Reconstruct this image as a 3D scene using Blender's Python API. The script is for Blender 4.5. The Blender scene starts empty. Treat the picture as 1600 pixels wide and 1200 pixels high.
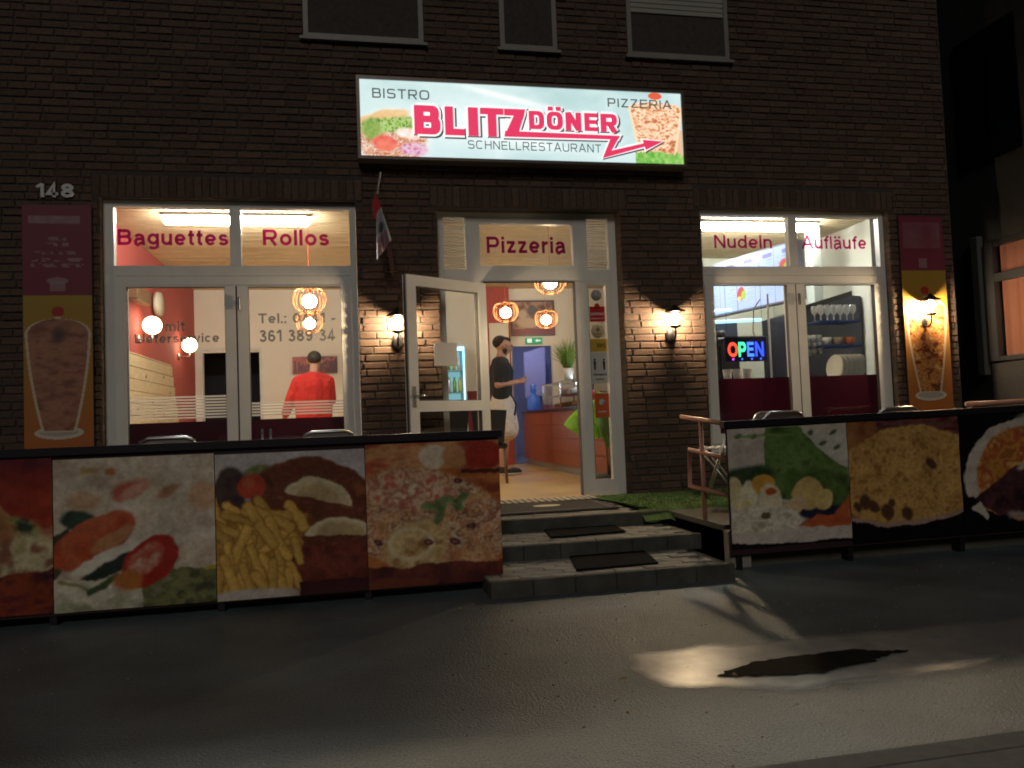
import bpy, bmesh, math, random
import numpy as np
from mathutils import Vector, Matrix
random.seed(7)
S = bpy.context.scene
C = S.collection
R = math.radians
PI = math.pi

# ------------------------------------------------------------------ camera, sky, sun, exposure
YAW, PITCH, ROLL = 0.19867994, 0.04554057, -0.03799389
cy, sy, cp, sp = math.cos(YAW), math.sin(YAW), math.cos(PITCH), math.sin(PITCH)
fw = Vector((sy*cp, cy*cp, sp)); rt = Vector((cy, -sy, 0)); up = rt.cross(fw)
cr, sr = math.cos(ROLL), math.sin(ROLL)
rt, up = rt*cr + up*sr, -rt*sr + up*cr
cam = bpy.data.cameras.new('camera'); co = bpy.data.objects.new('camera', cam); C.objects.link(co)
M = Matrix((rt, up, -fw)).transposed().to_4x4(); M.translation = Vector((0, -7.2, 0.76))
co.matrix_world = M
cam.sensor_width = 36; cam.lens = 36*1228.29/1600; cam.clip_end = 400; cam.clip_start = 0.05
S.camera = co

w = bpy.data.worlds.new('World'); S.world = w; w.use_nodes = True
nt = w.node_tree
bg = nt.nodes['Background']
sky = nt.nodes.new('ShaderNodeTexSky'); sky.sky_type = 'NISHITA'; sky.sun_disc = False
sky.sun_elevation = R(33); sky.sun_rotation = R(190)
nt.links.new(sky.outputs[0], bg.inputs[0]); bg.inputs[1].default_value = 0.0011
sun = bpy.data.lights.new('sun', 'SUN'); so = bpy.data.objects.new('sun', sun); C.objects.link(so)
sun.energy = 0.40; sun.angle = R(16); sun.color = (1.0, 0.93, 0.84)
so.rotation_euler = Vector((0.16, 0.84, -0.55)).to_track_quat('-Z', 'Y').to_euler()   # weak far street glow from behind the viewer
S.view_settings.view_transform = 'Standard'; S.view_settings.look = 'None'
S.view_settings.exposure = 0; S.view_settings.gamma = 1
S.view_settings.use_curve_mapping = False
S.render.engine = 'CYCLES'
S.cycles.use_denoising = True
S.cycles.max_bounces = 8; S.cycles.transparent_max_bounces = 16
S.cycles.sample_clamp_indirect = 4; S.cycles.blur_glossy = 0.5
S.cycles.caustics_reflective = False; S.cycles.caustics_refractive = False
S.cycles.filter_width = 1.9

# ------------------------------------------------------------------ materials
MATS = {}
def mat(name, col, rough=.6, metal=0., spec=.5, ns=0, na=.0, bs=0, bst=.0, emit=None, es=0., attr=None, aemit=0., coat=0., rnd=0., scale3=(1,1,1), bd=.01):
    if name in MATS: return MATS[name]
    m = bpy.data.materials.new(name); m.use_nodes = True; MATS[name] = m
    N = m.node_tree; b = N.nodes['Principled BSDF']; ln = N.links.new
    b.inputs['Base Color'].default_value = (*col, 1); b.inputs['Roughness'].default_value = rough
    b.inputs['Metallic'].default_value = metal; b.inputs['Specular IOR Level'].default_value = spec
    b.inputs['Coat Weight'].default_value = coat; b.inputs['Coat Roughness'].default_value = .1
    src = None
    tc = N.nodes.new('ShaderNodeTexCoord'); mp = N.nodes.new('ShaderNodeMapping'); mp.inputs['Scale'].default_value = scale3
    ln(tc.outputs['Object'], mp.inputs['Vector'])
    if attr:
        a = N.nodes.new('ShaderNodeAttribute'); a.attribute_name = attr; src = a.outputs['Color']
        if attr == 'tone':
            mx = N.nodes.new('ShaderNodeMix'); mx.data_type = 'RGBA'; mx.blend_type = 'MULTIPLY'; mx.inputs[0].default_value = 1
            mx.inputs[6].default_value = (*col, 1); ln(src, mx.inputs[7]); src = mx.outputs[2]
    if ns and na:
        n = N.nodes.new('ShaderNodeTexNoise'); n.inputs['Scale'].default_value = ns; n.inputs['Detail'].default_value = 5
        ln(mp.outputs[0], n.inputs['Vector'])
        mr = N.nodes.new('ShaderNodeMapRange'); mr.inputs[1].default_value = .25; mr.inputs[2].default_value = .75
        mr.inputs[3].default_value = 1-na; mr.inputs[4].default_value = 1+na; ln(n.outputs[0], mr.inputs[0])
        mx = N.nodes.new('ShaderNodeVectorMath'); mx.operation = 'SCALE'
        if src: ln(src, mx.inputs[0])
        else: mx.inputs[0].default_value = col
        ln(mr.outputs[0], mx.inputs['Scale']); src = mx.outputs[0]
    if rnd:
        oi = N.nodes.new('ShaderNodeObjectInfo'); mr = N.nodes.new('ShaderNodeMapRange')
        mr.inputs[3].default_value = 1-rnd; mr.inputs[4].default_value = 1+rnd; ln(oi.outputs['Random'], mr.inputs[0])
        mx = N.nodes.new('ShaderNodeVectorMath'); mx.operation = 'SCALE'
        if src: ln(src, mx.inputs[0])
        else: mx.inputs[0].default_value = col
        ln(mr.outputs[0], mx.inputs['Scale']); src = mx.outputs[0]
    if src: ln(src, b.inputs['Base Color'])
    if bs:
        n = N.nodes.new('ShaderNodeTexNoise'); n.inputs['Scale'].default_value = bs; n.inputs['Detail'].default_value = 6
        ln(mp.outputs[0], n.inputs['Vector'])
        bp = N.nodes.new('ShaderNodeBump'); bp.inputs['Strength'].default_value = bst; bp.inputs['Distance'].default_value = bd
        ln(n.outputs[0], bp.inputs['Height']); ln(bp.outputs[0], b.inputs['Normal'])
    if emit:
        b.inputs['Emission Color'].default_value = (*emit, 1); b.inputs['Emission Strength'].default_value = es
    if aemit:
        ln(a.outputs['Color'], b.inputs['Emission Color']); b.inputs['Emission Strength'].default_value = aemit
    return m

def glass_mat(name, tint=(.97,.98,.97), refl=1.0, rough=.0, film=None, filmk=0., transl=.3):
    m = bpy.data.materials.new(name); m.use_nodes = True; MATS[name] = m
    N = m.node_tree; ln = N.links.new; N.nodes.remove(N.nodes['Principled BSDF']); out = N.nodes['Material Output']
    t = N.nodes.new('ShaderNodeBsdfTransparent'); t.inputs[0].default_value = (*tint, 1)
    g = N.nodes.new('ShaderNodeBsdfGlossy'); g.inputs['Roughness'].default_value = rough
    f = N.nodes.new('ShaderNodeFresnel'); f.inputs[0].default_value = 1.5
    mu = N.nodes.new('ShaderNodeMath'); mu.operation = 'MULTIPLY'; mu.inputs[1].default_value = refl
    mx = N.nodes.new('ShaderNodeMixShader'); gm_ = N.nodes.new('ShaderNodeNewGeometry'); iv = N.nodes.new('ShaderNodeMath'); iv.operation = 'SUBTRACT'; iv.inputs[0].default_value = 1
    m3 = N.nodes.new('ShaderNodeMath'); m3.operation = 'MULTIPLY'; m3.use_clamp = True; ln(gm_.outputs['Backfacing'], iv.inputs[1])
    ln(f.outputs[0], mu.inputs[0]); ln(mu.outputs[0], m3.inputs[0]); ln(iv.outputs[0], m3.inputs[1]); ln(m3.outputs[0], mx.inputs[0])
    ln(t.outputs[0], mx.inputs[1]); ln(g.outputs[0], mx.inputs[2]); last = mx.outputs[0]
    if film:
        d = N.nodes.new('ShaderNodeBsdfDiffuse'); d.inputs[0].default_value = (*film, 1)
        m2 = N.nodes.new('ShaderNodeMixShader'); m2.inputs[0].default_value = filmk
        tl = N.nodes.new('ShaderNodeBsdfTranslucent'); tl.inputs[0].default_value = (*film, 1); m4 = N.nodes.new('ShaderNodeMixShader'); m4.inputs[0].default_value = transl
        ln(d.outputs[0], m4.inputs[1]); ln(tl.outputs[0], m4.inputs[2])
        ln(last, m2.inputs[1]); ln(m4.outputs[0], m2.inputs[2]); last = m2.outputs[0]
    ln(last, out.inputs[0]); return m

G_pane = glass_mat('window_glass')
G_clear = glass_mat('clear_glass', (.93,.95,.95), 1.6)
G_frost = glass_mat('frosted_film', (.9,.9,.9), 1, .3, (.9,.88,.82), .45, .6)
G_text = glass_mat('grey_film_lettering', (.6,.6,.6), 1, .2, (.17,.16,.15), .80)

magenta = glass_mat('magenta_film',(.62,.02,.16),1,.2,(.42,.015,.13),.45)
magenta_d = glass_mat('purple_film',(.42,.015,.14),1,.2,(.28,.01,.11),.45)
brickM = mat('brick_clay', (.108,.068,.050), .85, spec=.25, attr='tone', ns=35, na=.28, bs=60, bst=.7, bd=.006)
mortarM = mat('mortar', (.072,.062,.054), .95, spec=.2, ns=20, na=.2, bs=90, bst=.5, bd=.004)
pvc = mat('white_pvc', (.72,.71,.68), .35, ns=6, na=.05)
pvc2 = mat('grey_gasket', (.05,.05,.05), .6)
darkmetal = mat('dark_metal', (.03,.028,.03), .4, .6)
chrome = mat('polished_metal', (.6,.6,.6), .25, 1.)
alu = mat('brushed_aluminium', (.5,.5,.49), .35, 1.)
blackM = mat('black_plastic', (.015,.015,.017), .5)
white_wall = mat('white_plaster', (.84,.79,.68), .9, ns=3, na=.03)
red_wall = mat('red_paint', (.42,.085,.07), .8, ns=2, na=.05)
darkred = mat('dark_red_paint', (.25,.03,.04), .6)
maroon = mat('maroon_film', (.075,.004,.02), .35)
woodpale = mat('pale_pine', (.62,.49,.30), .55, ns=6, na=.15, scale3=(1,1,8))
floorM = mat('tan_vinyl', (.74,.52,.22), .3, ns=3, na=.08)
counterM = mat('red_brown_wood', (.34,.10,.045), .3, ns=8, na=.25, scale3=(1,1,12))
copper = mat('copper_wire', (.65,.30,.14), .35, .9)
skin = mat('skin', (.50,.27,.18), .55, ns=20, na=.05)
hairM = mat('dark_hair', (.025,.017,.012), .7, bs=120, bst=.6)
tubeE = mat('tube_light', (1,1,1), .5, emit=(1,.99,.92), es=120)
bulbE = mat('warm_bulb', (1,1,1), .5, emit=(1,.74,.46), es=36)
globeE = mat('warm_globe', (1,1,1), .5, emit=(1,.76,.48), es=11)
lampE = mat('lantern_bulb', (1,1,1), .5, emit=(1,.75,.47), es=1150)
printM = mat('printed_vinyl', (.5,.5,.5), .38, attr='col', spec=.3)
posterM = mat('printed_poster', (.5,.5,.5), .5, attr='col', spec=.3)
signM = mat('backlit_sign_print', (.5,.5,.5), .3, attr='col', aemit=1.05)

# ------------------------------------------------------------------ helpers
def link(o, parent=None):
    C.objects.link(o)
    if parent: o.parent = parent
    return o
def tag(o, label=None, cat=None, group=None, kind=None):
    if label: o['label'] = label
    if cat: o['category'] = cat
    if group: o['group'] = group
    if kind: o['kind'] = kind
    return o
def empty(name, loc=(0,0,0), rz=0, label=None, cat=None, group=None):
    o = bpy.data.objects.new(name, None); o.location = loc; o.rotation_euler = (0,0,rz); link(o)
    o.empty_display_size = .1
    return tag(o, label, cat, group)
class MB:
    def __init__(s): s.v=[]; s.f=[]; s.smooth=[]
    def add(s, vs, fs, smooth=False):
        k=len(s.v); s.v += [tuple(v) for v in vs]; s.f += [tuple(i+k for i in f) for f in fs]; s.smooth += [smooth]*len(fs); return s
    def box(s, x0,x1,y0,y1,z0,z1, b=0):
        if b:
            bm = bmesh.new(); bmesh.ops.create_cube(bm, size=1)
            for v in bm.verts: v.co = Vector(((x0+x1)/2+v.co.x*(x1-x0), (y0+y1)/2+v.co.y*(y1-y0), (z0+z1)/2+v.co.z*(z1-z0)))
            bmesh.ops.bevel(bm, geom=bm.edges[:], offset=b, segments=1, affect='EDGES')
            bm.verts.index_update()
            s.add([v.co[:] for v in bm.verts], [[v.index for v in f.verts] for f in bm.faces]); bm.free(); return s
        v=[(x,y,z) for x in (x0,x1) for y in (y0,y1) for z in (z0,z1)]
        return s.add(v, [(0,1,3,2),(4,6,7,5),(0,4,5,1),(2,3,7,6),(0,2,6,4),(1,5,7,3)])
    def tube(s, pts, r, n=8, closed=False, caps=True):
        pts=[Vector(p) for p in pts]; m=len(pts); vs=[]; rr = r if hasattr(r,'__len__') else [r]*m
        prev=None
        for i,p in enumerate(pts):
            a = pts[(i-1)%m] if (closed or i>0) else p; b = pts[(i+1)%m] if (closed or i<m-1) else p
            t=(b-a).normalized()
            if prev is None:
                prev = t.cross(Vector((0,0,1)))
                if prev.length<.1: prev=t.cross(Vector((0,1,0)))
            u=(prev - t*prev.dot(t)).normalized(); prev=u; w_=t.cross(u)
            for k in range(n):
                q=2*PI*k/n; vs.append(p+(u*math.cos(q)+w_*math.sin(q))*rr[i])
        fs=[]
        for i in range(m if closed else m-1):
            j=(i+1)%m
            for k in range(n):
                l=(k+1)%n; fs.append((i*n+k,i*n+l,j*n+l,j*n+k))
        if caps and not closed: fs += [tuple(range(n))[::-1], tuple((m-1)*n+k for k in range(n))]
        return s.add(vs, fs, True)
    def lathe(s, prof, c=(0,0,0), n=16, ax='z'):
        vs=[];m=len(prof)
        for r,z in prof:
            for k in range(n):
                q=2*PI*k/n
                if ax=='z': vs.append((c[0]+r*math.cos(q), c[1]+r*math.sin(q), c[2]+z))
                elif ax=='x': vs.append((c[0]+z, c[1]+r*math.cos(q), c[2]+r*math.sin(q)))
                else: vs.append((c[0]+r*math.cos(q), c[1]+z, c[2]+r*math.sin(q)))
        fs=[(i*n+k,i*n+(k+1)%n,(i+1)*n+(k+1)%n,(i+1)*n+k) for i in range(m-1) for k in range(n)]
        fs += [tuple(range(n))[::-1], tuple((m-1)*n+k for k in range(n))]
        return s.add(vs, fs, True)
    def prism(s, poly, y0, y1):
        n=len(poly); vs=[(x,y0,z) for x,z in poly]+[(x,y1,z) for x,z in poly]
        fs=[tuple(range(n)), tuple(range(n,2*n))[::-1]]+[(i,n+i,n+(i+1)%n,(i+1)%n) for i in range(n)]
        return s.add(vs, fs)
    def ball(s, c, r, sub=2):
        bm=bmesh.new(); bmesh.ops.create_icosphere(bm, subdivisions=sub, radius=1)
        rr = r if hasattr(r,'__len__') else (r,r,r); bm.verts.index_update()
        s.add([(c[0]+v.co.x*rr[0], c[1]+v.co.y*rr[1], c[2]+v.co.z*rr[2]) for v in bm.verts], [[v.index for v in f.verts] for f in bm.faces], True); bm.free(); return s
    def mesh(s, name, m=None):
        me=bpy.data.meshes.new(name); me.from_pydata(s.v, [], s.f); me.polygons.foreach_set('use_smooth', s.smooth)
        if m: me.materials.append(m)
        return me
    def build(s, name, m, parent=None, **kw):
        me=s.mesh(name, m); bm=bmesh.new(); bm.from_mesh(me); bmesh.ops.recalc_face_normals(bm, faces=bm.faces); bm.to_mesh(me); bm.free()
        o=bpy.data.objects.new(name, me); link(o, parent)
        return tag(o, **kw) if kw else o
def struct(name, mb, m): return mb.build(name, m, None, kind='structure')
def copy_tree(o, parent=None):
    c=o.copy(); C.objects.link(c)
    if parent: c.parent=parent
    for ch in list(o.children): copy_tree(ch, c)
    return c
XH=.74
def arc(cx,cy,rx,ry,a0,a1,n=16,p=1.0):
    out=[]
    for i in range(n+1):
        t=R(a0+(a1-a0)*i/n); c_,s_=math.cos(t),math.sin(t)
        out.append((cx+rx*math.copysign(abs(c_)**p,c_), cy+ry*math.copysign(abs(s_)**p,s_)))
    return out
def glyph(ch,s,p=1.0,heavy=False):
    """centre-line strokes of a plain grotesque letter; cap height 1"""
    h=s/2; W=None
    if ch==' ': return [],.35
    if ch in 'AÄ':
        w=.94; G=[[(h*.7,0),(w/2-s*.12,1-h*.2),(w/2+s*.12,1-h*.2),(w-h*.7,0)],[(.2,.33),(w-.2,.33)]]
    elif ch=='B':
        w=.84; m=.53; G=[[(h,0),(h,1)],[(h,1-h),(w-.32,1-h)]+arc(w-.32,(1-h+m)/2,.32-h-.04,(1-h-m)/2,90,-90,12,p)+[(h,m)],[(w-.30,m)]+arc(w-.30,(m+h)/2,.30-h,(m-h)/2,90,-90,12,p)+[(h,h)]]
    elif ch=='C': w=.92; G=[arc(w/2,.5,w/2-h,.5-h,48,312,26,p)]
    elif ch=='D': w=.88; G=[[(h,0),(h,1)],[(h,1-h),(w-.45,1-h)]+arc(w-.45,.5,.45-h,.5-h,90,-90,18,p)+[(h,h)]]
    elif ch=='E': w=.78; G=[[(w,1-h),(h,1-h),(h,h),(w,h)],[(h,.51),(w-.06,.51)]]
    elif ch=='F': w=.74; G=[[(w,1-h),(h,1-h),(h,0)],[(h,.50),(w-.1,.50)]]
    elif ch=='H': w=.86; G=[[(h,0),(h,1)],[(w-h,0),(w-h,1)],[(h,.52),(w-h,.52)]]
    elif ch=='I': w=s; G=[[(h,0),(h,1)]]
    elif ch=='L': w=.68; G=[[(h,1),(h,h),(w,h)]]
    elif ch=='M': w=1.0; G=[[(h,0),(h,1)],[(h,1-h*.3),(w/2,h),(w-h,1-h*.3)],[(w-h,0),(w-h,1)]]
    elif ch=='N': w=.86; G=[[(h,0),(h,1)],[(h,1-h*.3),(w-h,h*.3)],[(w-h,0),(w-h,1)]]
    elif ch in 'OÖ':
        w=.96; G=[arc(w/2,.5,w/2-h,.5-h,0,360,36,p)]
    elif ch=='P': w=.82; m=.43; G=[[(h,0),(h,1)],[(h,1-h),(w-.30,1-h)]+arc(w-.30,(1-h+m)/2,.30-h,(1-h-m)/2,90,-90,14,p)+[(h,m)]]
    elif ch=='R': w=.88; m=.45; G=[[(h,0),(h,1)],[(h,1-h),(w-.32,1-h)]+arc(w-.32,(1-h+m)/2,.30-h,(1-h-m)/2,90,-90,14,p)+[(h,m)],[(w-.42,m),(w-h*1.1,0)]]
    elif ch=='S':
        w=.84; r1=(1-h-.51)/2; r2=(.51-h)/2; G=[arc(w/2,.51+r1,w/2-h-.02,r1,15,270,18,p)[:-1]+arc(w/2,h+r2,w/2-h,r2,90,-165,18,p)]
    elif ch=='T': w=.80; G=[[(0,1-h),(w,1-h)],[(w/2,0),(w/2,1-h)]]
    elif ch=='U': w=.86; G=[[(h,1)]+arc(w/2,.36,w/2-h,.36-h,180,360,18,p)+[(w-h,1)]]
    elif ch=='Z': w=.80; G=[[(.02,1-h),(w-s*.35,1-h)],[(w-s*.7,1-h),(s*.7,h)],[(s*.35,h),(w,h)]]
    elif ch in 'aä':
        w=.68; G=[arc(w/2-.02,XH-h-.16,w/2-h-.03,.16,165,0,12)+[(w-h-.02,.2),(w-h,0)],[(w-h-.02,.42),(w*.42,.385)]+arc(w*.36,.20,w*.36-h,.185,90,270,12)[1:]+[(w*.5,.03+h*.6),(w-h-.02,.2)]]
    elif ch=='c': w=.66; G=[arc(w/2,XH/2,w/2-h,XH/2-h,45,315,22)]
    elif ch=='d': w=.70; G=[[(w-h,0),(w-h,1)],arc(w/2-.01,XH/2,w/2-h,XH/2-h,20,340,24)]
    elif ch=='e': w=.70; G=[[(h,XH*.48),(w-h,XH*.48)],arc(w/2,XH/2,w/2-h,XH/2-h,-3,320,26)]
    elif ch=='f': w=.38; G=[[(.19,0),(.19,.78)]+arc(.40,.76,.21,.26-h,180,84,8),[(.0,XH-h*.8),(w,XH-h*.8)]]
    elif ch=='g': w=.70; G=[[(w-h,XH)]+[(w-h,0)]+arc(w/2,-.04,w/2-h,.24-h,0,-155,12),arc(w/2-.01,XH/2+.02,w/2-h,XH/2-h-.01,20,340,24)]
    elif ch=='i': w=s; G=[[(h,0),(h,XH)],[(h,1-s*.95),(h,1)]]
    elif ch=='l': w=s; G=[[(h,0),(h,1)]]
    elif ch=='m': w=1.02; G=[[(h,0),(h,XH)],arc(w*.27,XH-.24,w*.27-h+.02,.24-h,170,0,10)+[(w/2+.01,0)],arc(w*.75,XH-.24,w*.25-h,.24-h,175,0,10)+[(w-h,0)]]
    elif ch in 'nh': w=.66; G=[[(h,0),(h,XH if ch=='n' else 1)],arc(w/2+.01,XH-.28,w/2-h-.01,.28-h,170,0,12)+[(w-h,0)]]
    elif ch in 'oö': w=.72; G=[arc(w/2,XH/2,w/2-h,XH/2-h,0,360,30)]
    elif ch=='b': w=.70; G=[[(h,0),(h,1)],arc(w/2+.01,XH/2,w/2-h,XH/2-h,160,-160,24)]
    elif ch=='r': w=.42; G=[[(h,0),(h,XH)],arc(w-.02,XH-.30,w-h-.04,.30-h,172,88,8)]
    elif ch=='s': w=.62; r1=(XH-h-.38)/2; r2=(.38-h)/2; G=[arc(w/2,.38+r1,w/2-h-.02,r1,15,270,14)[:-1]+arc(w/2,h+r2,w/2-h,r2,90,-165,14)]
    elif ch=='t': w=.38; G=[[(.17,.95),(.17,.2)]+arc(.17+.15,.2,.15,.2-h,180,285,7),[(.0,XH-h*.8),(w,XH-h*.8)]]
    elif ch in 'uü': w=.66; G=[[(h,XH)]+arc(w/2-.01,.28,w/2-h-.01,.28-h,180,350,12),[(w-h,0),(w-h,XH)]]
    elif ch=='v': w=.66; G=[[(h*.8,XH),(w/2,h*.3),(w-h*.8,XH)]]
    elif ch=='z': w=.60; G=[[(.02,XH-h),(w-s*.3,XH-h)],[(w-s*.6,XH-h),(s*.6,h)],[(s*.3,h),(w,h)]]
    elif ch=='0': w=.70; G=[arc(w/2,.5,w/2-h,.5-h,0,360,30)]
    elif ch=='1': w=.46; G=[[(w-h,0),(w-h,1)],[(0.02,.74),(w-h,.97)]]
    elif ch=='3': w=.70; G=[arc(w/2-.02,.76,w/2-h-.04,.24-h,160,-80,14)+[(w*.4,.53)],[(w*.4,.53)]+arc(w/2,.27+h*.2,w/2-h,.27-h*.6,85,-165,16)]
    elif ch=='4': w=.74; G=[[(w-.26,0),(w-.26,1-h*.3),(h,.26),(w,.26)]]
    elif ch=='6': w=.70; G=[arc(w/2,.32,w/2-h,.32-h,0,360,24),arc(w/2,.5,w/2-h,.5-h,180,40,12)]
    elif ch=='8': w=.70; G=[arc(w/2,.29,w/2-h,.29-h,0,360,24),arc(w/2,.77-h*.2,w/2-h-.03,.23-h*.6,0,360,22)]
    elif ch=='9': w=.70; G=[arc(w/2,.68,w/2-h,.32-h,0,360,24),arc(w/2,.5,w/2-h,.5-h,0,-140,12)]
    elif ch=='.': w=s; G=[[(h,0),(h,s)]]
    elif ch==':': w=s; G=[[(h,0),(h,s)],[(h,XH-s),(h,XH)]]
    elif ch=='-': w=.36; G=[[(0,.36),(w,.36)]]
    else: w=.6; G=[[(h,0),(h,XH)]]
    if ch in 'ÄÖäöü':
        t=1.16 if ch in 'ÄÖ' else .90; q=s*.5; 
        for x in ((w/2-.26,w/2+.26) if s>.2 else (w/2-.17,w/2+.17)): G=G+[[(x,t-q),(x,t+q)]]
    return G,w
def strip(mb,pts,s,y):
    n=len(pts); closed=math.dist(pts[0],pts[-1])<1e-6; vs=[]
    if closed: pts=pts[:-1]; n-=1
    for i in range(n):
        a=Vector(pts[i-1] if (i>0 or closed) else pts[i]); b=Vector(pts[i]); c=Vector(pts[(i+1)%n] if (i<n-1 or closed) else pts[i])
        d1=(b-a) if (b-a).length>1e-9 else (c-b); d2=(c-b) if (c-b).length>1e-9 else (b-a); d1.normalize(); d2.normalize(); t=d1+d2
        t=t.normalized() if t.length>.2 else d1; nn=Vector((-t.y,t.x)); k_=s/2/max(.45,nn.dot(Vector((-d1.y,d1.x)))); vs+=[b+nn*k_,b-nn*k_]
    fs=[(2*i,2*i+1,2*((i+1)%n)+1,2*((i+1)%n)) for i in range(n if closed else n-1)]
    return mb.add([(v.x,y,v.y) for v in vs],fs)
def letters(s, x0, x1, z0, z1, y, m, parent, bold=.19, name='lettering', gap=.14, label=None, p=1.0, grow_=0., fat=0.):
    """flat stroke lettering facing -Y; z0..z1 = baseline..cap height; x0..x1 = ink width"""
    mb=MB(); x=0; k_=0
    for ch in s:
        G,w_=glyph(ch,bold,p)
        for st in G:
            for q in ((-fat,0,fat) if fat else (0,)): strip(mb,[(a+x+q,b) for a,b in st],bold+grow_,-.00006*(k_%5)); k_+=1
        x+=w_+gap
    x-=gap; W_=x+2*fat
    sx=(x1-x0)/W_; sz=z1-z0
    mb.v=[(x0+(v[0]+fat)*sx, y+v[1], z0+v[2]*sz) for v in mb.v]
    me=mb.mesh(name,m); o=bpy.data.objects.new(name,me); link(o,parent)
    if label: o['label']=label
    return o
def rects_minus(x0,x1,z0,z1,holes):
    """split a wall into rectangles around holes"""
    xs=sorted({x0,x1}|{h[0] for h in holes}|{h[1] for h in holes}); zs=sorted({z0,z1}|{h[2] for h in holes}|{h[3] for h in holes})
    out=[]
    for i in range(len(xs)-1):
        for j in range(len(zs)-1):
            a,b,c,d=xs[i],xs[i+1],zs[j],zs[j+1]
            if a<x0-1e-6 or b>x1+1e-6 or c<z0-1e-6 or d>z1+1e-6: continue
            mx,mz=(a+b)/2,(c+d)/2
            if any(h[0]<mx<h[1] and h[2]<mz<h[3] for h in holes): continue
            out.append((a,b,c,d))
    return out

# ------------------------------------------------------------------ painting of flat prints (vertex colours on a flat sheet)
class Paint:
    def __init__(s, nx, ny, asp, base):
        s.nx,s.ny=nx,ny; s.U,s.V=np.meshgrid(np.linspace(0,asp,nx), np.linspace(0,1,ny)); s.asp=asp
        s.c=np.zeros((ny,nx,3)); s.c[:]=base
    def noise(s, f, seed=0, oct=4, fx=1, fy=1):
        r=np.zeros_like(s.U); amp=1; tot=0; rs=np.random.RandomState(seed)
        for o in range(oct):
            L=rs.rand(97,97); x=s.U*f*fx; y=s.V*f*fy; xi=np.floor(x).astype(int); yi=np.floor(y).astype(int); a=x-xi; b=y-yi
            a=a*a*(3-2*a); b=b*b*(3-2*b); g=lambda i,j: L[(yi+j)%97,(xi+i)%97]
            r+=amp*((g(0,0)*(1-a)+g(1,0)*a)*(1-b)+(g(0,1)*(1-a)+g(1,1)*a)*b); tot+=amp; amp*=.55; f*=2.03
        return r/tot
    def mix(s, m, col):
        m=np.clip(m,0,1)[...,None]; col=np.asarray(col,float); s.c=s.c*(1-m)+(col if col.ndim==3 else col[None,None,:])*m
    def tex(s, m, cols, f, seed, fx=1, fy=1, con=2.2):
        n=np.clip((s.noise(f,seed,5,fx,fy)-.5)*con+.5,0,1)*(len(cols)-1); i=np.minimum(n.astype(int),len(cols)-2); t=(n-i)[...,None]; cols=np.array(cols,float)
        s.mix(m, cols[i]*(1-t)+cols[i+1]*t)
    def ell(s, cx,cy,rx,ry,rot=0,soft=.06,wob=0,seed=1):
        x=s.U-cx; y=s.V-cy; c,n=math.cos(R(rot)),math.sin(R(rot)); a=(x*c+y*n)/rx; b=(-x*n+y*c)/ry; d=np.sqrt(a*a+b*b)
        if wob: d=d+(s.noise(7,seed,3)-.5)*wob
        return np.clip((1-d)/soft+.5,0,1)
    def cap(s, x0,y0,x1,y1,r,soft=.008):
        dx,dy=x1-x0,y1-y0; t=np.clip(((s.U-x0)*dx+(s.V-y0)*dy)/(dx*dx+dy*dy+1e-9),0,1); d=np.hypot(s.U-x0-t*dx, s.V-y0-t*dy)
        return np.clip((r-d)/soft+.5,0,1)
    def poly(s, pts):
        ins=np.zeros_like(s.U,bool); n=len(pts)
        for i in range(n):
            (xa,ya),(xb,yb)=pts[i],pts[(i+1)%n]
            if ya==yb: continue
            cnd=((ya>s.V)!=(yb>s.V))&(s.U<(xb-xa)*(s.V-ya)/(yb-ya)+xa); ins^=cnd
        return ins.astype(float)
    def box(s,x0,x1,y0,y1): return ((s.U>=x0)&(s.U<=x1)&(s.V>=y0)&(s.V<=y1)).astype(float)
    def sheet(s, name, x0,x1,z0,z1,y,m,parent,dz0=0,dz1=0,label=None,alpha=None):
        """vertical sheet facing -Y; dz = extra height at the right edge"""
        nx,ny=s.nx,s.ny; tx=np.linspace(0,1,nx)[None,:].repeat(ny,0); tz=np.linspace(0,1,ny)[:,None].repeat(nx,1)
        X=x0+(x1-x0)*tx; Z=z0+(z1-z0)*tz+(dz0*(1-tz)+dz1*tz)*tx; co_=np.stack([X,np.full_like(X,y),Z],-1).reshape(-1,3)
        return sheet_mesh(name, co_, nx, ny, s.c.reshape(-1,3), m, parent, label)
def sheet_mesh(name, co_, nx, ny, cols, m, parent, label=None):
    me=bpy.data.meshes.new(name); i=np.arange(nx*ny).reshape(ny,nx)
    q=np.stack([i[:-1,:-1],i[:-1,1:],i[1:,1:],i[1:,:-1]],-1).reshape(-1,4); nf=len(q)
    me.vertices.add(nx*ny); me.vertices.foreach_set('co', co_.astype(np.float32).ravel())
    me.loops.add(nf*4); me.loops.foreach_set('vertex_index', q.astype(np.int32).ravel())
    me.polygons.add(nf); me.polygons.foreach_set('loop_start', np.arange(0,nf*4,4,dtype=np.int32))
    me.update(calc_edges=True)
    a=me.color_attributes.new('col','FLOAT_COLOR','POINT'); rgba=np.ones((nx*ny,4),np.float32); rgba[:,:cols.shape[1]]=np.clip(cols,0,1)
    a.data.foreach_set('color', rgba.ravel()); me.materials.append(m)
    o=bpy.data.objects.new(name, me); link(o,parent)
    if label: o['label']=label
    return o

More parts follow.
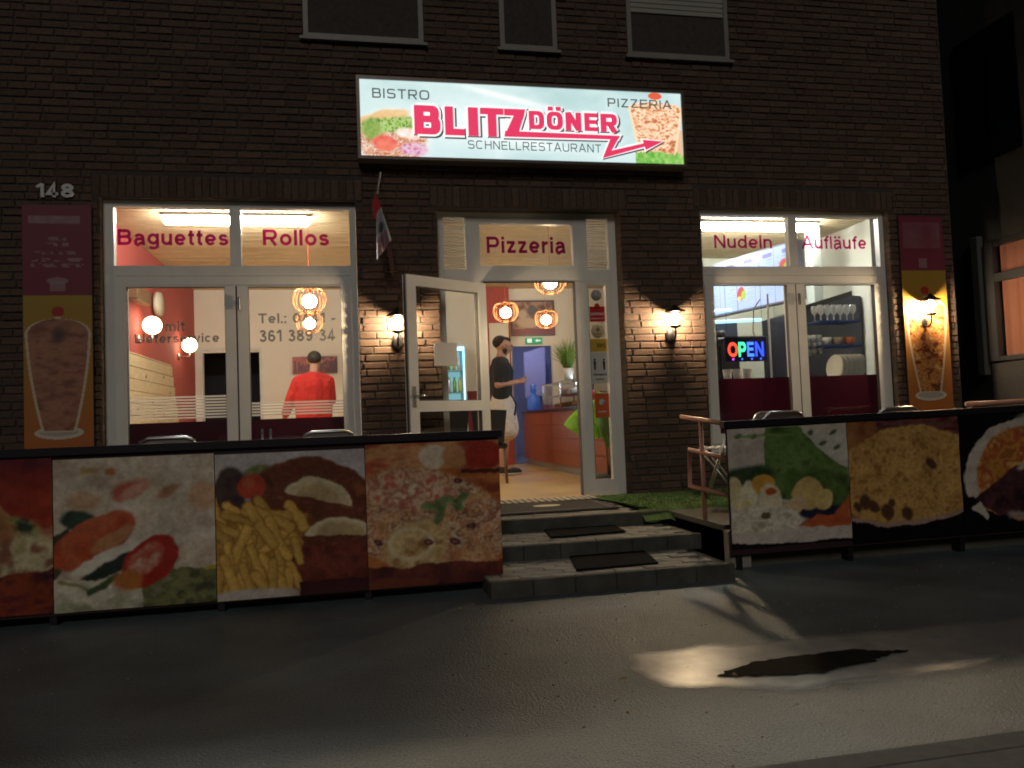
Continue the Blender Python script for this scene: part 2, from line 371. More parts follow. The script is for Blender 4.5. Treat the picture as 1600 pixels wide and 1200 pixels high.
# ================================================================== GROUND
def asphalt():
    m=bpy.data.materials.new('asphalt'); m.use_nodes=True; N=m.node_tree; ln=N.links.new; b=N.nodes['Principled BSDF']
    tc=N.nodes.new('ShaderNodeTexCoord')
    def noise(sc,de=6): n=N.nodes.new('ShaderNodeTexNoise'); n.inputs['Scale'].default_value=sc; n.inputs['Detail'].default_value=de; ln(tc.outputs['Object'],n.inputs['Vector']); return n
    def ramp(n,a,b_,c,d): r=N.nodes.new('ShaderNodeMapRange'); r.inputs[1].default_value=a; r.inputs[2].default_value=b_; r.inputs[3].default_value=c; r.inputs[4].default_value=d; ln(n.outputs[0],r.inputs[0]); return r
    n1=noise(1.9,8); n2=noise(140,3); n3=noise(1.1,7)
    a=ramp(n1,.32,.68,.085,.165); g=ramp(n2,.3,.7,.35,1.65)
    mu=N.nodes.new('ShaderNodeMath'); mu.operation='MULTIPLY'; ln(a.outputs[0],mu.inputs[0]); ln(g.outputs[0],mu.inputs[1])
    cc=N.nodes.new('ShaderNodeCombineColor'); mr_=N.nodes.new('ShaderNodeMath'); mr_.operation='MULTIPLY'; mr_.inputs[1].default_value=.80; ln(mu.outputs[0],mr_.inputs[0]); ln(mr_.outputs[0],cc.inputs[0]); ln(mu.outputs[0],cc.inputs[1])
    m3=N.nodes.new('ShaderNodeMath'); m3.operation='MULTIPLY'; m3.inputs[1].default_value=1.12; ln(mu.outputs[0],m3.inputs[0]); ln(m3.outputs[0],cc.inputs[2])
    ln(cc.outputs[0],b.inputs['Base Color']); b.inputs['Specular Tint'].default_value=(.86,.95,1,1)
    r=ramp(n3,.35,.65,.30,.46); ln(r.outputs[0],b.inputs['Roughness']); b.inputs['Specular IOR Level'].default_value=.9
    n4=N.nodes.new('ShaderNodeTexVoronoi'); n4.inputs['Scale'].default_value=85; ln(tc.outputs['Object'],n4.inputs['Vector']); n5=noise(16,5)
    ad=N.nodes.new('ShaderNodeMath'); ad.operation='MULTIPLY_ADD'; ad.inputs[1].default_value=.6; ln(n4.outputs['Distance'],ad.inputs[0]); ln(n2.outputs[0],ad.inputs[2])
    ae=N.nodes.new('ShaderNodeMath'); ae.operation='MULTIPLY_ADD'; ae.inputs[1].default_value=.5; ln(n5.outputs[0],ae.inputs[0]); ln(ad.outputs[0],ae.inputs[2])
    bp=N.nodes.new('ShaderNodeBump'); bp.inputs['Strength'].default_value=.75; bp.inputs['Distance'].default_value=.007; ln(ae.outputs[0],bp.inputs['Height']); ln(bp.outputs[0],b.inputs['Normal'])
    return m
ZS=-.30
g=MB(); g.add([(-60,-60,ZS),(60,-60,ZS),(60,60,ZS),(-60,60,ZS)],[(0,1,2,3)])
struct('street', g, asphalt())
# near pavement edge at the bottom right
kerbM=mat('concrete_kerb',(.13,.13,.125),.8,ns=14,na=.2,bs=120,bst=.5,bd=.004)
k=MB(); k.box(.9,30,-5.10,-5.0,ZS-.2,ZS+.008,.004); struct('kerb',k,kerbM)
k=MB(); k.box(.9,30,-7.0,-5.104,ZS-.2,ZS+.007); struct('pavement',k,kerbM)
# pale puddle film, alpha fading out to the right
puddleM=bpy.data.materials.new('puddle_film'); puddleM.use_nodes=True; N=puddleM.node_tree; b=N.nodes['Principled BSDF']
at_=N.nodes.new('ShaderNodeAttribute'); at_.attribute_name='col'; se=N.nodes.new('ShaderNodeSeparateColor'); N.links.new(at_.outputs['Color'],se.inputs[0])
N.links.new(se.outputs[0],b.inputs['Alpha']); b.inputs['Roughness'].default_value=.30; b.inputs['Specular IOR Level'].default_value=1.0
n=N.nodes.new('ShaderNodeTexNoise'); n.inputs['Scale'].default_value=9; n.inputs['Detail'].default_value=6
rp=N.nodes.new('ShaderNodeValToRGB'); rp.color_ramp.elements[0].color=(.40,.40,.37,1); rp.color_ramp.elements[1].color=(.74,.73,.68,1)
tc=N.nodes.new('ShaderNodeTexCoord'); N.links.new(tc.outputs['Object'],n.inputs['Vector']); N.links.new(n.outputs[0],rp.inputs[0]); N.links.new(rp.outputs[0],b.inputs['Base Color'])
sx0,sx1,sy0,sy1=.95,4.3,-4.55,-3.70
P=Paint(260,90,(sx1-sx0)/(sy1-sy0),(0,0,0))
X=sx0+P.U*(sy1-sy0); Y=sy0+P.V*(sy1-sy0)
nz=(P.noise(3,5,4)-.5)
top=-3.80-.02*(X-1)+nz*.10; bot=-4.26-.42*(np.clip(X,1.1,1.65)-1.1)+.15*np.clip(X-1.9,0,9)+nz*.13
d=np.minimum(np.minimum(top-Y, Y-bot), (X-(1.05+np.abs(Y+4.04)*.35))*.8+nz*.05)
al=np.clip(d/.075,0,1)*np.clip(1.0-(X-1.5)/1.7,.0,1)**.8*(.85+.5*(P.noise(9,3,4)-.5))
P.c[...]=al[...,None]
co_=np.stack([X,Y,np.full_like(X,ZS+.004)],-1).reshape(-1,3)
o=sheet_mesh('puddle',co_,260,90,P.c.reshape(-1,3),puddleM,None); tag(o,kind='structure')
wat=mat('wet_mud',(.018,.016,.010),.8,spec=.1,ns=14,na=.4,bs=40,bst=.6)
pts=[(x_, -4.17+(y_+4.17)*.72-.02) for x_,y_ in [(1.39,-4.22),(1.47,-4.14),(1.60,-4.06),(1.72,-4.03),(1.83,-4.04),(1.97,-4.01),(2.10,-4.02),(2.16,-4.08),(2.24,-4.11),(2.31,-4.13),(2.22,-4.17),(2.14,-4.19),(2.08,-4.26),(1.92,-4.29),(1.80,-4.34),(1.64,-4.31),(1.50,-4.27)]]
def jitter(pts, n, a, seed):
    rs=random.Random(seed); out=[]
    for i in range(len(pts)):
        p,q=pts[i],pts[(i+1)%len(pts)]
        for k_ in range(n):
            t=k_/n; out.append((p[0]+(q[0]-p[0])*t+rs.uniform(-a,a), p[1]+(q[1]-p[1])*t+rs.uniform(-a,a)))
    return out
pj=jitter(pts,4,.010,3); g=MB(); g.add([(x,y,ZS+.008) for x,y in pj],[tuple(range(len(pj)))]); struct('muddy_patch',g,wat)
# scattered grit, leaves
gr=MB(); rs=random.Random(4)
for i in range(420):
    x=rs.uniform(-2,4.5); y=rs.uniform(-5.2,-2.6); s_=rs.uniform(.002,.006); gr.ball((x,y,ZS+s_*.5),(s_,s_*.8,s_*.6),1)
gr.build('grit',mat('grit',(.3,.28,.24),.8),None,kind='stuff')
lf=mat('wet_leaf',(.20,.14,.05),.4)
for i,(x,y) in enumerate([(.55,-2.75),(1.02,-4.15),(.92,-4.5),(1.46,-4.24),(1.66,-5.2),(2.05,-3.1)]):
    b_=MB(); a=rs.uniform(0,6); ring=[(.014*math.cos(t)*(1.6 if k_%2==0 else .9),.011*math.sin(t)) for k_,t in enumerate([j*PI/4 for j in range(8)])]
    z=ZS+(.014 if y<-5 else .012); b_.add([(x+px*math.cos(a)-py*math.sin(a),y+px*math.sin(a)+py*math.cos(a),z+.003*math.sin(3*px*90)) for px,py in ring]+[(x,y,z+.006)],[(j,(j+1)%8,8) for j in range(8)])
    b_.build('fallen_leaf',lf,None,label='small pale leaf lying on the wet street '+['in front of the steps','left of the pale puddle','nearer the viewer than the puddle','on the dark mud in the puddle','on the pavement at the bottom right','to the right of the lowest step'][i],cat='leaf',group='leaves scattered on the street')

# ================================================================== TERRACE AND STEPS
conc=mat('terrace_concrete',(.09,.085,.065),.8,ns=8,na=.3,bs=70,bst=.6,bd=.006)  # concrete darkened to stand in for the shade below the banners
t=MB(); t.box(-8,.84,-2.18,-.002,ZS-.3,-.012); t.box(.842,2.44,-1.24,-.002,ZS-.3,-.012); t.box(2.442,6.88,-2.18,-.002,ZS-.3,-.012)
t.box(.3,2.9,0,.32,ZS-.3,-.012)
struct('terrace',t,conc)
paveM=mat('paving_stone',(.22,.215,.19),.7,ns=9,na=.45,bs=110,bst=.6,rnd=.22,bd=.005)
kerbst=mat('step_edge_stone',(.075,.073,.06),.8,ns=7,na=.5,bs=80,bst=.6,bd=.006)
def paver_mesh(w_,d_,h): b_=MB(); b_.box(-w_/2,w_/2,-d_/2,d_/2,-h,0,.005); return b_.mesh('paver',paveM)
PVM=[paver_mesh(.196,.096,.05), paver_mesh(.094,.096,.05)]
def step(x0,x1,y0,y1,z,zb):
    b_=MB(); b_.box(x0,x1,y0+.06,y1,zb,z-.012); o=struct('step',b_,conc)
    e=MB(); n_=6
    for i in range(n_):
        a=x0+(x1-x0)*i/n_; c=x0+(x1-x0)*(i+1)/n_; ee=MB(); ee.box(a+.0012,c-.0012,y0,y0+.058,zb,z,.006); ee.build('edge_stone',kerbst,o)
    y=y0+.112; r_=0
    while y<y1-.03:
        x=x0+.1*(r_%2)
        if r_%2: 
            q=bpy.data.objects.new('paver',PVM[1]); q.location=(x0+.05,y,z-.001+random.uniform(-.002,.002)); link(q,o)
        while x+.2<x1+.01:
            q=bpy.data.objects.new('paver',PVM[0]); q.location=(x+.1,y,z-.001+random.uniform(-.003,.003)); q.rotation_euler=(random.uniform(-.01,.01),random.uniform(-.01,.01),random.uniform(-.01,.01)); link(q,o); x+=.2
        y+=.1; r_+=1
    return o
step(.76,2.33,-2.55,-1.90,-.2,ZS-.02)
step(.84,2.40,-1.92,-1.26,-.1,-.21)
# landing slab and its edge
e=MB(); e.box(.86,2.42,-1.30,-1.24,-.11,0,.006); struct('landing_edge',e,kerbst)
o=bpy.data.objects.new('landing',None); link(o); o['kind']='structure'
b_=MB(); b_.box(.86,2.30,-1.238,.0,-.05,-.014); base=b_.build('bedding',conc,o)
r_=0; y=-1.19
while y<0:
    x=.86+.1*(r_%2)
    while x+.2<2.3:
        q=bpy.data.objects.new('paver',PVM[0]); q.location=(x+.1,y,-.001+random.uniform(-.003,.002)); link(q,o); x+=.2
    y+=.1; r_+=1
# mats
rub=mat('rubber_mat',(.008,.008,.009),.95,spec=.1,bs=160,bst=1,bd=.006)
def skewbox(b_,quad,z0,z1):
    v=[(x,y,z) for z in (z0,z1) for x,y in quad]; b_.add(v,[(3,2,1,0),(4,5,6,7),(0,1,5,4),(1,2,6,5),(2,3,7,6),(3,0,4,7)])
b_=MB(); skewbox(b_,[(1.35,-1.69),(1.93,-1.64),(1.96,-1.27),(1.40,-1.27)],-.098,-.086); b_.build('rubber_mat',rub,None,label='black rubber mat on the upper of the two paved steps',cat='mat')
b_=MB(); skewbox(b_,[(1.33,-2.41),(1.88,-2.39),(1.96,-1.93),(1.42,-1.93)],-.198,-.186); b_.build('rubber_mat',rub,None,label='black rubber mat on the lowest paved step',cat='mat')
dm=empty('doormat',(1.58,-.62,.004),0,'dark doormat with a pale border line and oval emblem before the open door','doormat')
b_=MB(); b_.box(-.52,.52,-.42,.26,0,.014,.004); b_.build('mat_base',mat('coir_grey',(.06,.055,.055),.95,bs=200,bst=1,bd=.006),dm)
b_=MB()
for a in ((-.47,.47,-.375,-.36),(-.47,.47,.20,.215),(-.47,-.455,-.36,.20),(.455,.47,-.36,.20)): b_.box(a[0],a[1],a[2],a[3],.0142,.0165)
b_.build('border_line',mat('grey_line',(.22,.21,.2),.9),dm)
b_=MB(); b_.add([(.12*math.cos(t_),-.03+.075*math.sin(t_),.017) for t_ in [i*PI/12 for i in range(24)]],[tuple(range(24))]); b_.build('oval_emblem',mat('cream_print',(.65,.6,.48),.8),dm)
gt=empty('entrance_grating',(1.7,-.04,.004),0,'striped aluminium entrance grating across the door threshold','grating')
b_=MB(); b_.box(-.46,.5,-.20,.14,0,.004); b_.build('tray',blackM,gt)
sl=MB().box(-.016,.016,-.19,.13,.004,.012,.002).mesh('bar',mat('worn_aluminium',(.62,.55,.42),.4,.3))
for i in range(15):
    q=bpy.data.objects.new('bar',sl); q.location=(-.42+i*.0625,0,0); link(q,gt)
# green artificial grass carpet
ga=MB(); rs=random.Random(11)
def carpet_z(x,y):
    e_=max(0,-1.20-.05*math.sin(x*9)-y); return .012-e_*.55-(.02*math.sin(x*23)*(e_>0))
nx_,ny_=60,26; vs=[];fs=[]
for j in range(ny_+1):
    for i in range(nx_+1):
        x=2.12+i*(6.2-2.12)/nx_-.25*max(0,(.0-(-.02-1.36*j/ny_)))*0; y=-.02-1.36*j/ny_; x=x+(.22*(j/ny_) if i==0 else 0); vs.append((x,y,carpet_z(x,y)))
for j in range(ny_):
    for i in range(nx_): a=j*(nx_+1)+i; fs.append((a,a+1,a+nx_+2,a+nx_+1))
ga.add(vs,fs); turfM=mat('green_turf',(.11,.20,.05),.95,ns=12,na=.4,bs=180,bst=1,bd=.01)
for i in range(9000):
    x=rs.uniform(2.2,4.6); y=rs.uniform(-1.36,-.03); z=carpet_z(x,y); a=rs.uniform(0,6.3); h=rs.uniform(.008,.018); dx,dy=.003*math.cos(a),.003*math.sin(a); l=rs.uniform(-.006,.006)
    ga.add([(x-dx,y-dy,z),(x+dx,y+dy,z),(x+l,y+l,z+h)],[(0,1,2)])
o=ga.build('artificial_grass',turfM,None,kind='stuff')

# ================================================================== BRICK BUILDING
HOLES=[(-2.09,.06,.30,2.80),(.80,2.58,ZS-.5,2.76),(3.42,5.53,.30,2.80)]
UP=[(-.36,.73,4.30,5.75),(1.46,2.02,4.30,5.75),(2.74,3.82,4.30,5.75)]
bld=empty('brick_building',(1.5,0,ZS),0,'dark brick house with a takeaway shop on its ground floor, number 148','building')
BX,BZ=1.5,ZS
def bpart(mb,name,m,**kw):
    o=mb.build(name,m,bld,**kw); o.location=(-BX,0,-BZ); return o
X0,X1=-7.0,6.28
core=MB()
for a,b,c,d in rects_minus(X0+.01,X1-.01,ZS-.2,7.2,HOLES): core.box(a,b,.007,.30,c,d)
bpart(core,'mortar_wall',mortarM)
# side of the building and upper slab
s_=MB(); s_.box(X1-.02,X1-.0,.0,9,ZS-.2,7.2); s_.box(X0,X0+.2,.3,9,ZS,7.2); s_.box(X0,X1-.03,.31,9,3.16,3.3); bpart(s_,'side_wall',mortarM)
LAMPS=[(.40,1.66),(3.02,1.66),(5.82,1.73)]
CR,LH=.068,.212
brs=[];rs=random.Random(21)
allh=HOLES+UP
sold=[]   # soldier courses over the openings
SH=.20
for h in allh: sold.append((h[0]-.06,h[1]+.06,h[3],h[3]+SH))
blk=allh+sold
z=ZS; row=0
while z<7.1:
    off=(row%2)*LH/2+rs.uniform(-.03,.03); x=X0-off
    while x<X1:
        L_=LH if rs.random()>.16 else LH*.5
        segs=[(max(x,X0),min(x+L_,X1))]
        zc0,zc1=z+.004,z+CR-.004
        for h in blk:
            if zc1-.012>h[2] and zc0+.012<h[3]:
                ns_=[]
                for a,b in segs:
                    if b<=h[0] or a>=h[1]: ns_.append((a,b))
                    else:
                        if a<h[0]: ns_.append((a,h[0]))
                        if b>h[1]: ns_.append((h[1],b))
                segs=ns_
        for a,b in segs:
            if b-a>.03: brs.append((a+.006,b-.006,z+.006,z+CR-.006))
        x+=L_
    z+=CR; row+=1
for a,b,c,d in sold:
    n_=int((b-a)/.068)
    for i in range(n_):
        w_=(b-a)/n_; brs.append((a+i*w_+.005,a+(i+1)*w_-.005,c+.006,d-.006))
def lampdist(b):
    return min(math.hypot((b[0]+b[1])/2-l[0], ((b[2]+b[3])/2-l[1]+.15)*(.8 if (b[2]+b[3])/2<l[1] else 2.2)) for l in LAMPS)
brs.sort(key=lampdist)
NB=294
ub=[]
for k_ in range(10):
    mb=MB(); mb.box(-.5,.5,-.004,.02,-.5,.5)
    bm=bmesh.new(); bmesh.ops.create_cube(bm,size=1)
    me=bpy.data.meshes.new('brick')
    r2=random.Random(k_)
    # unit brick, front face chamfered and uneven
    e_=.03;ez=.10
    vs=[(-.5,.02,-.5),(.5,.02,-.5),(.5,.02,.5),(-.5,.02,.5)]
    vs+=[(-.5,.002,-.5),(.5,.002,-.5),(.5,.002,.5),(-.5,.002,.5)]
    j=lambda a:r2.uniform(-a,a)
    vs+=[(-.5+e_+j(.015),-.004+j(.002),-.5+ez+j(.05)),(.5-e_+j(.015),-.004+j(.002),-.5+ez+j(.05)),(.5-e_+j(.015),-.004+j(.002),.5-ez+j(.05)),(-.5+e_+j(.015),-.004+j(.002),.5-ez+j(.05))]
    fs=[(4,5,9,8),(5,6,10,9),(6,7,11,10),(7,4,8,11),(8,9,10,11),(0,1,5,4),(1,2,6,5),(2,3,7,6),(3,0,4,7)]
    me.from_pydata(vs,[],fs); me.materials.append(brickM)
    at2=me.color_attributes.new('tone','FLOAT_COLOR','POINT'); t_=[.80,.86,.90,.96,1.0,1.04,1.10,.93,1.16,.88][k_]
    for dd in at2.data: dd.color=(t_*1.0,t_*(.97 if k_%2 else 1.04),t_,1)
    ub.append((me,np.array(vs),fs,t_)); bm.free()
V=[];F=[];T=[]
for i,(a,b,c,d) in enumerate(brs):
    k_=rs.randrange(10); me,vs,fs,t_=ub[k_]; yo=rs.uniform(-.0035,.0035)
    if i<NB:
        q=bpy.data.objects.new('brick',me); q.location=((a+b)/2-BX,yo,(c+d)/2-BZ); q.scale=(b-a,1,d-c); q.rotation_euler=(0,rs.uniform(-.006,.006),0); link(q,bld)
    else:
        q=vs*np.array([b-a,1,d-c])+np.array([(a+b)/2,yo,(c+d)/2]); n0=len(V); V.extend(q.tolist()); F.extend([tuple(x_+n0 for x_ in f) for f in fs]); T.extend([t_*rs.uniform(.9,1.1)]*len(vs))
me=bpy.data.meshes.new('brickwork'); me.from_pydata(V,[],F); me.materials.append(brickM)
a_=me.color_attributes.new('tone','FLOAT_COLOR','POINT'); tt=np.ones((len(V),4),np.float32); tt[:,:3]=np.array(T)[:,None]; a_.data.foreach_set('color',tt.ravel())
o=bpy.data.objects.new('brickwork',me); link(o,bld); o.location=(-BX,0,-BZ); o['kind']='stuff'
# brick reveals of the openings (return faces)
rv=MB()
V=[];F=[];T=[]
for h,dpt in ((HOLES[0],.07),(HOLES[1],.14),(HOLES[2],.07)):
    for sx,dirn in ((h[0],1),(h[1],-1)):
        z=ZS+.006
        while z<h[3]-.03:
            if z>h[2]-.05 or h[2]<0:
                n0=len(V); x_=sx-dirn*.012; xo=sx+dirn*rs.uniform(-.001,.002); z2=min(z+CR-.012,h[3]); V.extend([(x_,0,z),(xo,.001,z+.004),(xo,.001,z2-.004),(x_,0,z2),(x_,dpt,z),(xo,dpt,z+.004),(xo,dpt,z2-.004),(x_,dpt,z2)])
                F.extend([tuple(n0+i for i in f) for f in ((0,1,5,4),(1,2,6,5),(2,3,7,6),(0,1,2,3))]); T.extend([rs.uniform(.7,1.2)]*8)
            z+=CR
me=bpy.data.meshes.new('reveal_brickwork'); me.from_pydata(V,[],F); me.materials.append(brickM)
a_=me.color_attributes.new('tone','FLOAT_COLOR','POINT'); tt=np.ones((len(V),4),np.float32); tt[:,:3]=np.array(T)[:,None]; a_.data.foreach_set('color',tt.ravel())
o=bpy.data.objects.new('reveal_brickwork',me); link(o,bld); o.location=(-BX,0,-BZ); o['kind']='stuff'

def frame_ring(mb,x0,x1,z0,z1,w_,y0,y1,wb=None,wt=None):
    wb=w_ if wb is None else wb; wt=w_ if wt is None else wt
    mb.box(x0,x0+w_,y0,y1,z0,z1); mb.box(x1-w_,x1,y0,y1,z0,z1); mb.box(x0+w_,x1-w_,y0+.001,y1,z1-wt,z1-.0005); mb.box(x0+w_,x1-w_,y0+.001,y1,z0+.0005,z0+wb)
def sub(mb,name,m,par,**kw): return mb.build(name,m,par,**kw)
BSILL=.36
def shop_window(dx, left):
    y0,y1=.07,.14
    f=MB(); a,b=-2.085+dx,.055+dx; top=2.795
    f.box(a,-2.0+dx,y0,y1,BSILL,top); f.box(0.0+dx,b,y0,y1,BSILL,top)
    f.box(-2.0+dx,0+dx,y0+.001,y1,2.74,top); f.box(-2.0+dx,0+dx,y0+.001,y1,BSILL,BSILL+.08)
    W=bpart(f,'window',pvc, label='two-light white window with '+('the words Baguettes and Rollos' if left else 'the words Nudeln and Aufläufe'))
    t=MB(); t.box(-2.0+dx,0+dx,y0-.006,y1,2.13,2.22); sub(t,'transom',pvc,W)
    t=MB(); t.box(-2.0+dx,0+dx,y0-.003,y1-.003,2.04+.001,2.127); sub(t,'transom',pvc,W)
    t=MB(); t.box(-1.045+dx,-.95+dx,y0-.002,y1,2.221,2.739); sub(t,'mullion',pvc,W)
    t=MB(); t.box(-1.0+dx-.004,-1.0+dx+.004,y0-.004,y1,BSILL+.081,2.039); sub(t,'mullion',pvc2,W)
    for xa,xb in ((-1.998+dx,-1.006+dx),(-.992+dx,-.002+dx)):
        s=MB(); frame_ring(s,xa,xb,BSILL+.082,2.04,.092,y0-.010,y1-.006,.10,.008); sub(s,'sash',pvc,W)
        p=MB(); p.box(xa+.08,xb-.08,.100,.104,BSILL+.17,2.035); sub(p,'glass_pane',G_pane,W)
        gk=MB(); frame_ring(gk,xa+.090,xb-.090,BSILL+.18,2.034,.005,y0-.008,.112); sub(gk,'gasket',pvc2,W)
        fm=MB(); ft=.85 if left else 1.09; fm.box(xa+.095,xb-.095,.106,.110,BSILL+.19,ft); sub(fm,'window_film',maroon,W)
    for xa,xb in ((-2.0+dx,-1.045+dx),(-.95+dx,0+dx)):
        p=MB(); p.box(xa,xb,.100,.104,2.215,2.745); sub(p,'glass_pane',G_pane,W)
    hd=MB(); hd.box(-.985+dx,-.965+dx,.03,.052,1.82,1.94,.004); hd.box(-.982+dx,-.968+dx,.052,.062,1.86,1.90); sub(hd,'window_handle',chrome,W)
    si=MB(); si.box(a-.04,b+.04,-.05,.068,.325,.355); sub(si,'sill',mat('stone_sill',(.2,.19,.17),.7,ns=20,na=.2),W)
    return W
WL=shop_window(0,True); WR=shop_window(5.46,False)
yl=.088
letters('Baguettes',-1.975,-1.06,2.405,2.545,yl,magenta_d,WL)
letters('Rollos',-.765,-.185,2.41,2.555,yl,magenta,WL)
letters('Nudeln',3.60,4.235,2.41,2.545,yl,magenta,WR,bold=.165)
letters('Aufläufe',4.575,5.32,2.41,2.545,yl,magenta,WR,bold=.165)
letters('mit',-1.60,-1.44,1.645,1.735,yl,G_text,WL)
letters('Lieferservice',-1.85,-1.155,1.545,1.625,yl,G_text,WL)
letters('Tel.: 0441 -',-.82,-.15,1.705,1.795,yl,G_text,WL)
letters('361 389 34',-.815,-.155,1.54,1.645,yl,G_text,WL)
for xa,xb,zt,n_ in ((-1.90,-1.095,1.075,8),(-.895,-.09,1.0,5)):
    for i in range(n_):
        q=MB(); zz=zt-i*.026; q.box(xa,xb,.105,.107,zz-.015,zz); q.build('frosted_stripe',G_frost,WL)

# entrance
y0,y1=.14,.21
f=MB()
for a in ((.803,.87,y0,y1,0,2.755),(2.50,2.575,y0,y1,0,2.755),(.87,2.50,y0+.001,y1,2.705,2.754),(1.08,1.215,y0-.002,y1,2.20,2.703),(2.135,2.28,y0-.002,y1,2.20,2.703),(1.216,2.134,y0-.001,y1,2.645,2.703),(.87,2.50,y0-.003,y1,2.085,2.2),(1.216,2.134,y0-.001,y1,2.2,2.24),
          (1.15,1.235,y0-.002,y1,0,2.084),(2.14,2.27,y0-.002,y1,0,2.084),(2.45,2.499,y0-.001,y1,.0,2.084),(2.271,2.449,y0-.001,y1,0,.15),(2.271,2.449,y0-.001,y1,2.05,2.084),(.871,1.149,y0-.001,y1,0,.15)): f.box(*a)
E=bpart(f,'door_frame',pvc,label='white entrance frame with sidelights and Pizzeria fanlight')
f=MB()
f.box(2.135,2.139,y0-.012,y1,0,2.084); f.box(1.236,2.134,y0-.012,y0+.05,2.078,2.084); f.box(2.267,2.2705,y0-.008,.17,.15,2.05); sub(f,'gasket',pvc2,E)
for a in ((.87,1.08,2.20,2.705),(1.21,2.14,2.235,2.65),(2.28,2.50,2.2,2.705),(2.271,2.45,.15,2.05),(.87,1.15,.15,2.084)):
    p=MB(); p.box(a[0],a[1],.170,.174,a[2],a[3]); sub(p,'glass_pane',G_pane,E)
letters('Pizzeria',1.285,2.065,2.365,2.525,.158,magenta_d,E)
blM=glass_mat('white_blind',(1,1,1),0,.5,(.85,.85,.80),1.0,.55)
for a in ((.872,1.078),(2.282,2.498)):
    for i in range(19):
        p=MB(); zz=2.21+i*.0262; p.add([(a[0],.180,zz),(a[1],.180,zz),(a[1],.200,zz+.018),(a[0],.200,zz+.018),(a[0],.181,zz-.002),(a[1],.181,zz-.002),(a[1],.201,zz+.016),(a[0],.201,zz+.016)],[(0,1,2,3),(7,6,5,4),(0,4,5,1),(2,6,7,3)]); sub(p,'blind_slat',blM,E)
# stickers on the sidelight
st=MB(); st.box(2.285,2.440,.162,.166,1.69,1.84); q=sub(st,'sticker',mat('red_sticker',(.6,.02,.02),.4),E,label='red delivery sticker')
letters('Lieferheld',2.295,2.43,1.755,1.785,.160,mat('white_ink',(.8,.8,.78),.5),E)
letters('lieferservice hier',2.30,2.425,1.715,1.730,.160,MATS['white_ink'],E)
st=MB(); st.lathe([(.026,0),(.026,.004)],(2.362,.158,1.845),14,'y'); sub(st,'sticker',MATS['red_sticker'],E,label='small red emblem above the red sticker')
st=MB(); st.lathe([(.066,0),(.066,.004)],(2.36,.161,1.595),24,'y'); sub(st,'sticker',mat('cream_sticker',(.72,.62,.42),.5),E,label='round cream sticker')
st=MB(); st.lathe([(.022,0),(.022,.001)],(2.36,.159,1.615),12,'y'); st.box(2.32,2.40,.159,.1595,1.565,1.575); sub(st,'sticker_emblem',mat('ochre_ink',(.5,.25,.05),.5),E)
st=MB(); st.box(2.272,2.449,.162,.166,1.395,1.52); sub(st,'sticker',mat('yellow_sticker',(.62,.40,.03),.5),E,label='yellow sticker')
letters('Menü',2.345,2.435,1.435,1.485,.160,mat('brown_ink',(.2,.09,.02),.6),E)
st=MB(); st.box(2.275,2.449,.162,.166,1.085,1.39); sub(st,'notice',mat('white_paper',(.62,.60,.56),.7),E,label='white distance notice with two black figures')
ink=mat('black_ink',(.02,.02,.02),.6)
for xx in (2.315,2.41):
    st=MB(); st.lathe([(.011,0),(.011,.001)],(xx,.160,1.315),10,'y'); st.prism([(xx-.014,1.30),(xx+.014,1.30),(xx+.010,1.255),(xx+.008,1.215),(xx-.008,1.215),(xx-.010,1.255)],.160,.161); sub(st,'figure_pictogram',ink,E)
letters('Abstand',2.295,2.43,1.16,1.185,.160,ink,E); letters('halten',2.32,2.405,1.115,1.135,.160,ink,E)
st=MB(); st.box(2.30,2.445,.162,.166,.75,.985); sub(st,'sticker',mat('orange_sticker',(.62,.11,.02),.5),E,label='orange sticker with pale round emblem')
st=MB(); st.lathe([(.030,0),(.030,.001)],(2.372,.160,.90),12,'y'); st.box(2.33,2.415,.160,.161,.80,.812); sub(st,'sticker_emblem',mat('pale_blue_ink',(.5,.6,.65),.5),E)
st=MB(); st.lathe([(.055,0),(.055,.003)],(2.36,.161,1.95),20,'y'); sub(st,'sticker',mat('clear_grey_sticker',(.35,.36,.35),.4),E,label='pale round sticker at the top')
# open door leaf
D=Vector((-.842,-.539,0)); H=Vector((1.238,.135,0)); n3=Vector((-.539,.842,0))
def leafbox(mb,u0,u1,z0,z1,t0,t1):
    vs=[]
    for u in (u0,u1):
        for t_ in (t0,t1):
            for z_ in (z0,z1):
                p=H+D*u+n3*t_; vs.append((p.x,p.y,z_))
    mb.add(vs,[(0,1,3,2),(4,6,7,5),(0,4,5,1),(2,3,7,6),(0,2,6,4),(1,5,7,3)])
f=MB(); WD=.93
for u0,u1,z0,z1 in ((0,.10,.02,2.06),(WD-.10,WD,.02,2.06),(.10,WD-.10,1.965,2.06),(.10,WD-.10,.02,.16),(.10,WD-.10,.86,.955)): leafbox(f,u0,u1,z0,z1,-.03,.03)
DL=bpart(f,'door',pvc,label='white glazed door leaf standing open outwards')
for z0,z1 in ((.16,.86),(.955,1.965)):
    p=MB(); leafbox(p,.098,WD-.098,z0,z1,-.002,.002); sub(p,'glass_pane',G_pane,DL)
    gk=MB()
    for u0,u1,a,b in ((.10,.106,z0,z1),(WD-.106,WD-.10,z0,z1),(.106,WD-.106,z1-.006,z1),(.106,WD-.106,z0,z0+.006)): leafbox(gk,u0,u1,a,b,-.022,.022)
    sub(gk,'gasket',pvc2,DL)
gk=MB(); leafbox(gk,WD+.0005,WD+.006,.02,2.06,-.012,.012); sub(gk,'edge_seal',pvc2,DL)
p=MB(); leafbox(p,.36,.63,1.27,1.48,-.005,-.0035); sub(p,'paper_notice',mat('grey_paper',(.62,.60,.57),.8),DL,label='blurred white notice taped to the glass')
hp=H+D*(WD-.05)-n3*.06
